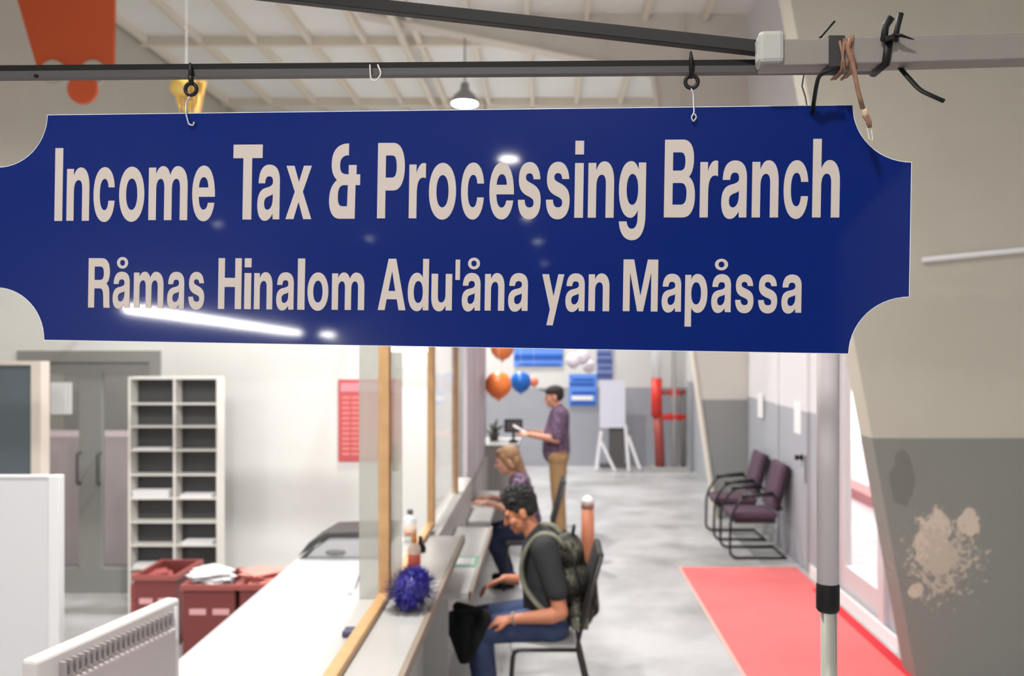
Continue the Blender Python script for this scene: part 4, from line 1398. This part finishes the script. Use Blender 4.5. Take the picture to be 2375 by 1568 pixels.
def add_head(m_, W, c, pitch, r=.098, face=True):
    """skull, jaw, nose, lips, brows, ears; c is the head centre in figure axes, pitch tips the face down"""
    cp, sp_ = math.cos(pitch), math.sin(pitch)

    def h(x, y, z):
        return W(c[0] + x * cp + z * sp_, c[1] + y, c[2] - x * sp_ + z * cp)
    a = h(1, 0, 0) - h(0, 0, 0)
    b = h(0, 1, 0) - h(0, 0, 0)
    u = h(0, 0, 1) - h(0, 0, 0)
    Mh = Matrix((a, b, u)).transposed().to_4x4()
    m_.ell(h(-.012, 0, .028), (.098, .077, .092), Mh)
    m_.ell(h(.03, 0, -.045), (.062, .060, .075), Mh)
    m_.ell(h(.062, 0, -.092), (.030, .034, .026), Mh)         # chin
    m_.ell(h(.052, 0, .012), (.042, .062, .05), Mh)
    m_.capsule(h(.088, 0, .012), h(.112, 0, -.030), .010, .014)   # nose
    m_.ell(h(.086, 0, -.062), (.014, .026, .008), Mh)             # upper lip
    m_.ell(h(.083, 0, -.074), (.013, .022, .008), Mh)             # lower lip
    for sy in (-1, 1):
        m_.ell(h(.082, sy * .034, .028), (.013, .024, .009), Mh)  # brow
        m_.ell(h(.060, sy * .048, -.028), (.028, .022, .022), Mh)  # cheek
        m_.ell(h(-.012, sy * .080, -.008), (.022, .012, .034), Mh)  # ear
    return h, Mh


def add_hand(m_, W, wrist, tip, up, curl=.5, side=1, scale=1.0):
    """palm with four unequal bent fingers and a thumb; all vectors in figure axes"""
    wv, tv = Vector(wrist), Vector(tip)
    d = (tv - wv).normalized()
    n = Vector(up)
    n = (n - d * n.dot(d)).normalized()          # back of the hand
    s = d.cross(n) * side                        # towards the little finger
    P = lambda v: W(*v)
    L = .085 * scale
    for k in range(4):
        o = (k - 1.5) * .019 * scale
        m_.capsule(P(wv + s * o * .6), P(wv + d * L + s * o), .015 * scale, .0115 * scale)
        ln = (.040, .046, .043, .034)[k] * scale
        p0 = wv + d * L + s * o
        d1 = (d - n * curl * .7).normalized()
        p1 = p0 + d1 * ln
        d2 = (d - n * curl * 1.9).normalized()
        p2 = p1 + d2 * ln * .72
        d3 = (d * .35 - n * curl * 2.2).normalized()
        p3 = p2 + d3 * ln * .5
        m_.capsule(P(p0), P(p1), .0095 * scale, .0088 * scale)
        m_.capsule(P(p1), P(p2), .0088 * scale, .0080 * scale)
        m_.capsule(P(p2), P(p3), .0080 * scale, .0068 * scale)
    t0 = wv + d * .022 * scale - s * .022 * scale
    t1 = t0 + (d * .7 - s * .6 - n * .3).normalized() * .045 * scale
    t2 = t1 + (d * 1.0 - s * .1 - n * .4).normalized() * .036 * scale
    m_.capsule(P(t0), P(t1), .014 * scale, .011 * scale)
    m_.capsule(P(t1), P(t2), .011 * scale, .0085 * scale)


def hair_tufts(m_, h, n, rng, r=.018):
    for k in range(n):
        x, y, z = rng()
        c = h(x, y, z)
        m_.ell(c, (r * random.uniform(.8, 1.3), r * random.uniform(.8, 1.3), r * random.uniform(.7, 1.1)))


# ---- young man seated at the counter
W = Fig(0.0, 5.2)
yo = empty('person', (0.02, 5.2, 0), 'young man in black T-shirt and jeans seated bending over his lap, camouflage backpack on', 'person')
M_sk = mat('skin_tan', (196, 128, 96), .55, var=.05, scale=12)
b_ = MB()
h, Mh = add_head(b_, W, (.160, 0, 1.185), .42)
b_.capsule(W(.075, 0, 1.03), W(.125, 0, 1.13), .058, .054)                       # neck
b_.capsule(W(.0, 0, .60), W(.035, 0, .96), .10, .10, sy=1.25)                     # trunk
b_.capsule(W(.04, -.15, .985), W(.04, .15, .985), .06, .06)
# near (left) arm
SH, EL, WR = (.0, .20, .985), (-.075, .25, .655), (.205, .20, .600)
b_.capsule(W(*SH), W(*EL), .052, .044)
b_.capsule(W(*EL), W(-.02, .245, .632), .045, .046)
b_.capsule(W(-.02, .245, .632), W(*WR), .045, .028)
add_hand(b_, W, (.215, .198, .597), (.33, .17, .575), (.2, .3, .9), curl=.55, side=1)
# far (right) arm
SH2, EL2, WR2 = (.04, -.20, .985), (.06, -.25, .70), (.27, -.16, .735)
b_.capsule(W(*SH2), W(*EL2), .052, .044)
b_.capsule(W(*EL2), W(*WR2), .045, .028)
add_hand(b_, W, (.278, -.156, .735), (.40, -.12, .70), (.2, -.2, .9), curl=.45, side=-1)
# legs
for sy in (-1, 1):
    b_.capsule(W(.0, sy * .09, .545), W(.42, sy * .12, .50), .08, .058)
    b_.capsule(W(.42, sy * .12, .50), W(.36, sy * .12, .10), .055, .04)
    b_.capsule(W(.34, sy * .12, .05), W(.46, sy * .13, .04), .036, .03)
body = grow(b_, 'body', M_sk, yo, .005, 2)
# T-shirt
t_ = MB()
t_.capsule(W(.0, 0, .58), W(.01, 0, .78), .150, .142, sy=1.18)
t_.capsule(W(.01, 0, .78), W(.03, 0, .95), .142, .132, sy=1.24)
t_.capsule(W(.03, -.14, 1.0), W(.03, .14, 1.0), .078, .078)
t_.capsule(W(.02, .17, 1.0), W(-.055, .238, .775), .082, .066)
t_.capsule(W(.05, -.17, 1.0), W(.06, -.235, .80), .08, .066)
t_.capsule(W(.05, 0, 1.03), W(.075, 0, 1.055), .075, .066)
grow(t_, 't_shirt', mat('tshirt_black', (44, 45, 47), .85, var=.08, scale=14), yo, .008, 3)
# jeans
j_ = MB()
j_.capsule(W(-.02, -.09, .535), W(-.02, .09, .535), .115, .115)
for sy in (-1, 1):
    j_.capsule(W(.0, sy * .10, .545), W(.42, sy * .125, .505), .105, .076)
    j_.capsule(W(.42, sy * .125, .505), W(.37, sy * .125, .13), .076, .060)
grow(j_, 'jeans', mat('denim_blue', (58, 72, 108), .9, var=.22, scale=9), yo, .009, 3)
for sy in (-1, 1):
    s_ = MB()
    s_.capsule(W(.33, sy * .125, .055), W(.50, sy * .14, .045), .050, .042).box(0, 0, 0, 0, 0, 0)
    s_ = MB().capsule(W(.33, sy * .125, .056), W(.50, sy * .14, .046), .052, .043)
    grow(s_, 'shoe', M_black, yo, .008, 2)
# hair
hr = MB()
hr.ell(h(-.022, 0, .055), (.104, .086, .082), Mh)
hr.ell(h(-.068, 0, .02), (.048, .070, .060), Mh)
hr.ell(h(.030, 0, .090), (.055, .062, .030), Mh)
random.seed(3)
for sy in (-1, 1):
    hr.ell(h(-.055, sy * .055, .005), (.035, .022, .045), Mh)
    hr.ell(h(.012, sy * .074, .038), (.022, .012, .030), Mh)
for k in range(170):
    a, e = random.uniform(0, 6.28), random.uniform(.25, 1.5)
    d = Vector((math.cos(a) * math.cos(e), math.sin(a) * math.cos(e), math.sin(e)))
    if d.x > .55 and e < .55:
        continue
    p = Vector((-.02 + .095 * d.x, .080 * d.y, .055 + .080 * d.z))
    q = p + d * random.uniform(.012, .034) + Vector((random.uniform(.0, .022), random.uniform(-.012, .012), random.uniform(-.004, .010)))
    hr.capsule(h(*p), h(*q), random.uniform(.011, .016), .004, n=8, rings=2)
grow(hr, 'hair', mat('hair_black', (26, 24, 24), .75), yo, .005, 1)
# sideburn and brow, eye
for sy in (-1, 1):
    MB().ell(h(.094, sy * .034, .033), (.008, .020, .005), Mh).build('eyebrow', MATS['hair_black'], yo, smooth=True)
    MB().ell(h(.084, sy * .033, .008), (.010, .014, .007), Mh).build('eye', mat('eye_dark', (40, 30, 26), .3), yo, smooth=True)
# wrist band
ring = []
wc, wd_ = Vector(W(.195, .201, .603)), (Vector(W(*WR)) - Vector(W(*EL))).normalized()
u_ = wd_.cross(Vector((0, 0, 1))).normalized()
v_ = wd_.cross(u_)
for k in range(16):
    t = 2 * math.pi * k / 16
    ring.append(wc + u_ * math.cos(t) * .033 + v_ * math.sin(t) * .033)
MB().tube(ring, .008, n=6, closed=True).build('bracelet', mat('bracelet_beige', (150, 138, 124), .6), yo, smooth=True)
# lanyard card
MB().box(0, .012, -.03, .03, -.045, .045, M=Matrix.Translation(W(.165, .10, .80))).build('name_card', M_paper, yo)
MB().tube([W(.155, .10, .845), W(.12, .09, .95), W(.07, .06, 1.06)], .005, n=6).build('lanyard', M_black, yo)


# camouflage backpack
def camo():
    m = bpy.data.materials.new('camouflage_cloth')
    m.use_nodes = True
    nt = m.node_tree
    b = nt.nodes['Principled BSDF']
    b.inputs['Roughness'].default_value = .9
    tc = nt.nodes.new('ShaderNodeNewGeometry')
    n = nt.nodes.new('ShaderNodeTexNoise')
    n.inputs['Scale'].default_value = 16
    n.inputs['Detail'].default_value = 3
    nt.links.new(tc.outputs['Position'], n.inputs['Vector'])
    r_ = nt.nodes.new('ShaderNodeValToRGB')
    r_.color_ramp.interpolation = 'CONSTANT'
    el = r_.color_ramp.elements
    el[0].position = 0
    el[0].color = (*lin((38, 36, 33)), 1)
    el[1].position = .44
    el[1].color = (*lin((60, 57, 50)), 1)
    for p, c in ((.54, (96, 94, 80)), (.62, (44, 42, 38))):
        q = el.new(p)
        q.color = (*lin(c), 1)
    nt.links.new(n.outputs['Fac'], r_.inputs['Fac'])
    nt.links.new(r_.outputs['Color'], b.inputs['Base Color'])
    return m


M_camo = camo()
bp = empty('backpack', W(-.19, 0, .50), 'dark camouflage backpack worn by the seated young man', 'backpack')
k_ = MB()
k_.capsule(W(-.185, -.08, .60), W(-.185, .08, .60), .085, .085)
k_.capsule(W(-.165, -.08, .80), W(-.165, .08, .80), .095, .095)
k_.capsule(W(-.125, -.07, .96), W(-.125, .07, .96), .085, .085)
k_.capsule(W(-.185, .0, .58), W(-.125, .0, .97), .10, .09)
k_.capsule(W(-.265, .0, .60), W(-.25, .0, .76), .05, .05)
sack = grow(k_, 'sack', M_camo, bp, .008, 3)
M_strap = mat('strap_sage', (122, 122, 106), .9, var=.18, scale=25)
for sy in (-1, 1):
    pts = [W(-.10, sy * .13, 1.00), W(-.04, sy * .14, 1.075), W(.05, sy * .135, 1.085), W(.125, sy * .13, 1.0), W(.160, sy * .125, .88), W(.135, sy * .145, .76), W(.03, sy * .178, .64), W(-.10, sy * .13, .58)]
    MB().tube(fillet(pts, .06), .034, n=10, flat=.45).build('strap', M_strap, bp, smooth=True)
MB().tube(fillet([W(-.15, -.03, 1.04), W(-.16, -.03, 1.10), W(-.16, .03, 1.10), W(-.15, .03, 1.04)], .03), .009, n=8).build('grab_loop', M_black, sack, smooth=True)
MB().tube([W(-.20, .165, .55), W(-.19, .17, .78), W(-.14, .155, .97)], .006, n=6).build('zip', M_black, sack, smooth=True)
MB().box(-.05, .05, -.012, .012, -.035, .035, M=Matrix.Translation(W(-.19, .16, .56))).build('side_patch', M_strap, sack, bevel=.008)

# black cloth held on his lap
hc = empty('folded_cloth', W(.46, .12, .40), 'black folded cloth draped over the knees of the seated young man', 'cloth')
c_ = MB()
c_.capsule(W(.37, .15, .605), W(.56, .12, .590), .040, .036)
c_.capsule(W(.37, .17, .60), W(.45, .215, .40), .045, .030)
c_.capsule(W(.575, .14, .585), W(.49, .21, .37), .036, .028)
c_.capsule(W(.48, .16, .58), W(.475, .215, .38), .055, .034)
c_.capsule(W(.42, .10, .60), W(.55, -.08, .585), .040, .034)
c_.capsule(W(.40, .17, .54), W(.55, .17, .52), .045, .036)
grow(c_, 'cloth', mat('cloth_black', (22, 22, 23), .95), hc, .008, 3)
MB().tube(fillet([W(.36, .18, .62), W(.46, .16, .635), W(.56, .12, .615)], .04), .010, n=8, flat=.4).build('hem', MATS['cloth_black'], hc, smooth=True)

# ---- woman seated further along
W = Fig(-.20, 7.85)
wo = empty('person', (-.22, 7.85, 0), 'woman with light brown hair seated at the counter in a dark patterned top', 'person')
M_sk2 = mat('skin_light', (214, 160, 138), .55)
b_ = MB()
h, Mh = add_head(b_, W, (.165, 0, 1.135), .22)
b_.capsule(W(.09, 0, .99), W(.135, 0, 1.08), .05, .047)
b_.capsule(W(.0, 0, .58), W(.04, 0, .92), .09, .085, sy=1.2)
b_.capsule(W(.05, -.14, .95), W(.05, .14, .95), .052, .052)
b_.capsule(W(.05, .18, .95), W(.12, .22, .72), .045, .038)
b_.capsule(W(.12, .22, .72), W(.33, .13, .775), .038, .026)
add_hand(b_, W, (.335, .128, .776), (.45, .09, .79), (0, .1, 1), curl=.3, side=1, scale=.92)
b_.capsule(W(.05, -.18, .95), W(.12, -.22, .72), .045, .038)
b_.capsule(W(.12, -.22, .72), W(.33, -.12, .78), .038, .026)
add_hand(b_, W, (.335, -.118, .781), (.45, -.09, .79), (0, -.1, 1), curl=.3, side=-1, scale=.92)
for sy in (-1, 1):
    b_.capsule(W(-.02, sy * .09, .53), W(.30, sy * .11, .47), .075, .055)
    b_.capsule(W(.30, sy * .11, .47), W(.16, sy * .11, .10), .05, .04)
    b_.capsule(W(.14, sy * .11, .05), W(.26, sy * .12, .04), .034, .028)
grow(b_, 'body', M_sk2, wo, .006, 2)


def pattern(name, c1, c2, scale):
    m = mat(name, c1, .85)
    nt = m.node_tree
    b = nt.nodes['Principled BSDF']
    tc = nt.nodes.new('ShaderNodeNewGeometry')
    v = nt.nodes.new('ShaderNodeTexVoronoi')
    v.inputs['Scale'].default_value = scale
    nt.links.new(tc.outputs['Position'], v.inputs['Vector'])
    r_ = nt.nodes.new('ShaderNodeValToRGB')
    r_.color_ramp.elements[0].position = .35
    r_.color_ramp.elements[0].color = (*lin(c2), 1)
    r_.color_ramp.elements[1].position = .5
    r_.color_ramp.elements[1].color = (*lin(c1), 1)
    nt.links.new(v.outputs['Distance'], r_.inputs['Fac'])
    nt.links.new(r_.outputs['Color'], b.inputs['Base Color'])
    return m


t_ = MB()
t_.capsule(W(-.01, 0, .58), W(.03, 0, .80), .140, .125, sy=1.2)
t_.capsule(W(.03, 0, .80), W(.055, 0, .95), .125, .10, sy=1.25)
t_.capsule(W(.05, -.13, .965), W(.05, .13, .965), .066, .066)
for sy in (-1, 1):
    t_.capsule(W(.05, sy * .165, .96), W(.115, sy * .215, .74), .066, .054)
grow(t_, 'blouse', pattern('blouse_pattern', (74, 62, 84), (150, 122, 140), 34), wo, .009, 3)
j_ = MB()
j_.capsule(W(-.02, -.09, .52), W(-.02, .09, .52), .11, .11)
for sy in (-1, 1):
    j_.capsule(W(.0, sy * .10, .53), W(.30, sy * .115, .475), .10, .074)
    j_.capsule(W(.30, sy * .115, .475), W(.165, sy * .115, .12), .074, .055)
grow(j_, 'trousers', mat('denim_navy', (34, 42, 72), .9, var=.15, scale=9), wo, .009, 3)
for sy in (-1, 1):
    grow(MB().capsule(W(.13, sy * .115, .054), W(.28, sy * .125, .044), .048, .040), 'shoe', M_black, wo, .008, 2)
hr = MB()
hr.ell(h(-.022, 0, .055), (.108, .090, .085), Mh)
hr.ell(h(-.075, 0, -.01), (.06, .078, .09), Mh)
hr.capsule(h(-.06, 0, .0), h(-.105, 0, -.14), .075, .045)
hr.ell(h(.04, .0, .09), (.055, .068, .035), Mh)
for sy in (-1, 1):
    hr.capsule(h(.03, sy * .066, .05), h(-.03, sy * .075, -.06), .03, .028)
whr = grow(hr, 'hair', mat('hair_light_brown', (142, 108, 78), .7, var=.18, scale=30), wo, .007, 2)
for sy in (-1, 1):
    MB().ell(h(.084, sy * .033, .008), (.010, .014, .007), Mh).build('eye', MATS['eye_dark'], wo, smooth=True)
MB().lathe([(.02, -.02), (.028, 0), (.02, .02)], h(-.085, 0, -.085), n=14).build('hair_tie', M_black, whr, smooth=True)

# ---- man standing at the far counter
W = Fig(.12, 10.0)
st = empty('person', (.12, 10.0, 0), 'man in plum short-sleeved shirt, khaki trousers and dark cap standing at the far counter', 'person')
M_sk3 = mat('skin_medium', (204, 146, 120), .55)
b_ = MB()
h, Mh = add_head(b_, W, (.045, 0, 1.585), .08)
b_.capsule(W(.0, 0, 1.42), W(.02, 0, 1.52), .06, .056)
b_.capsule(W(-.01, 0, .95), W(-.005, 0, 1.34), .10, .095, sy=1.25)
b_.capsule(W(-.02, -.17, 1.39), W(-.02, .17, 1.39), .06, .06)
for sy, wx in ((1, .325), (-1, .30)):
    b_.capsule(W(-.02, sy * .215, 1.385), W(.02, sy * .265, 1.12), .054, .046)
    b_.capsule(W(.02, sy * .265, 1.12), W(wx, sy * .15, 1.165), .046, .03)
add_hand(b_, W, (.33, .148, 1.166), (.45, .10, 1.19), (0, .2, 1), curl=.45, side=1)
add_hand(b_, W, (.305, -.148, 1.166), (.42, -.10, 1.19), (0, -.2, 1), curl=.45, side=-1)
for sy in (-1, 1):
    b_.capsule(W(.0, sy * .10, .88), W(.0, sy * .105, .48), .085, .058)
    b_.capsule(W(.0, sy * .105, .48), W(-.03, sy * .105, .10), .055, .042)
    b_.capsule(W(-.03, sy * .105, .05), W(.10, sy * .125, .04), .036, .03)
grow(b_, 'body', M_sk3, st, .006, 2)
t_ = MB()
t_.capsule(W(.02, 0, .96), W(.02, 0, 1.14), .165, .160, sy=1.18)
t_.capsule(W(.02, 0, 1.14), W(-.015, 0, 1.36), .155, .125, sy=1.38)
t_.capsule(W(-.02, -.16, 1.40), W(-.02, .16, 1.40), .078, .078)
for sy in (-1, 1):
    t_.capsule(W(-.02, sy * .20, 1.39), W(.015, sy * .262, 1.17), .08, .07)
t_.capsule(W(-.0, 0, 1.43), W(.0, 0, 1.455), .08, .07)
grow(t_, 'shirt', pattern('shirt_plum', (98, 76, 100), (124, 104, 132), 26), st, .009, 3)
j_ = MB()
j_.capsule(W(.0, -.09, .90), W(.0, .09, .90), .13, .13)
for sy in (-1, 1):
    j_.capsule(W(.0, sy * .095, .87), W(.0, sy * .105, .48), .11, .085)
    j_.capsule(W(.0, sy * .105, .48), W(-.03, sy * .105, .10), .085, .068)
grow(j_, 'trousers', mat('khaki', (164, 130, 92), .9, var=.10, scale=9), st, .009, 3)
for sy in (-1, 1):
    grow(MB().capsule(W(-.05, sy * .108, .055), W(.13, sy * .128, .045), .052, .042), 'shoe', mat('shoe_brown', (66, 52, 44), .6), st, .008, 2)
hr = MB()
hr.ell(h(-.035, 0, .02), (.088, .082, .075), Mh)
grow(hr, 'hair', MATS['hair_black'], st, .007, 2)
cp_ = MB()
cp_.ell(h(-.012, 0, .068), (.112, .090, .072), Mh)
cpo = grow(cp_, 'cap', mat('cap_dark', (52, 44, 44), .85), st, .007, 2)
MB().ell(h(.10, 0, .082), (.075, .07, .010), Mh @ Matrix.Rotation(-.25, 4, 'Y')).build('visor', MATS['cap_dark'], cpo, smooth=True)
for sy in (-1, 1):
    MB().ell(h(.084, sy * .033, .008), (.010, .014, .007), Mh).build('eye', MATS['eye_dark'], st, smooth=True)
# paper in his hands
tag(MB().box(-.09, .09, -.10, .10, -.003, .003, M=Matrix.Translation(W(.44, 0, 1.215)) @ Matrix.Rotation(.5, 4, 'Y')).build('paper_form', M_paper, org=W(.44, 0, 1.2)), 'white paper held by the standing man', 'paper')
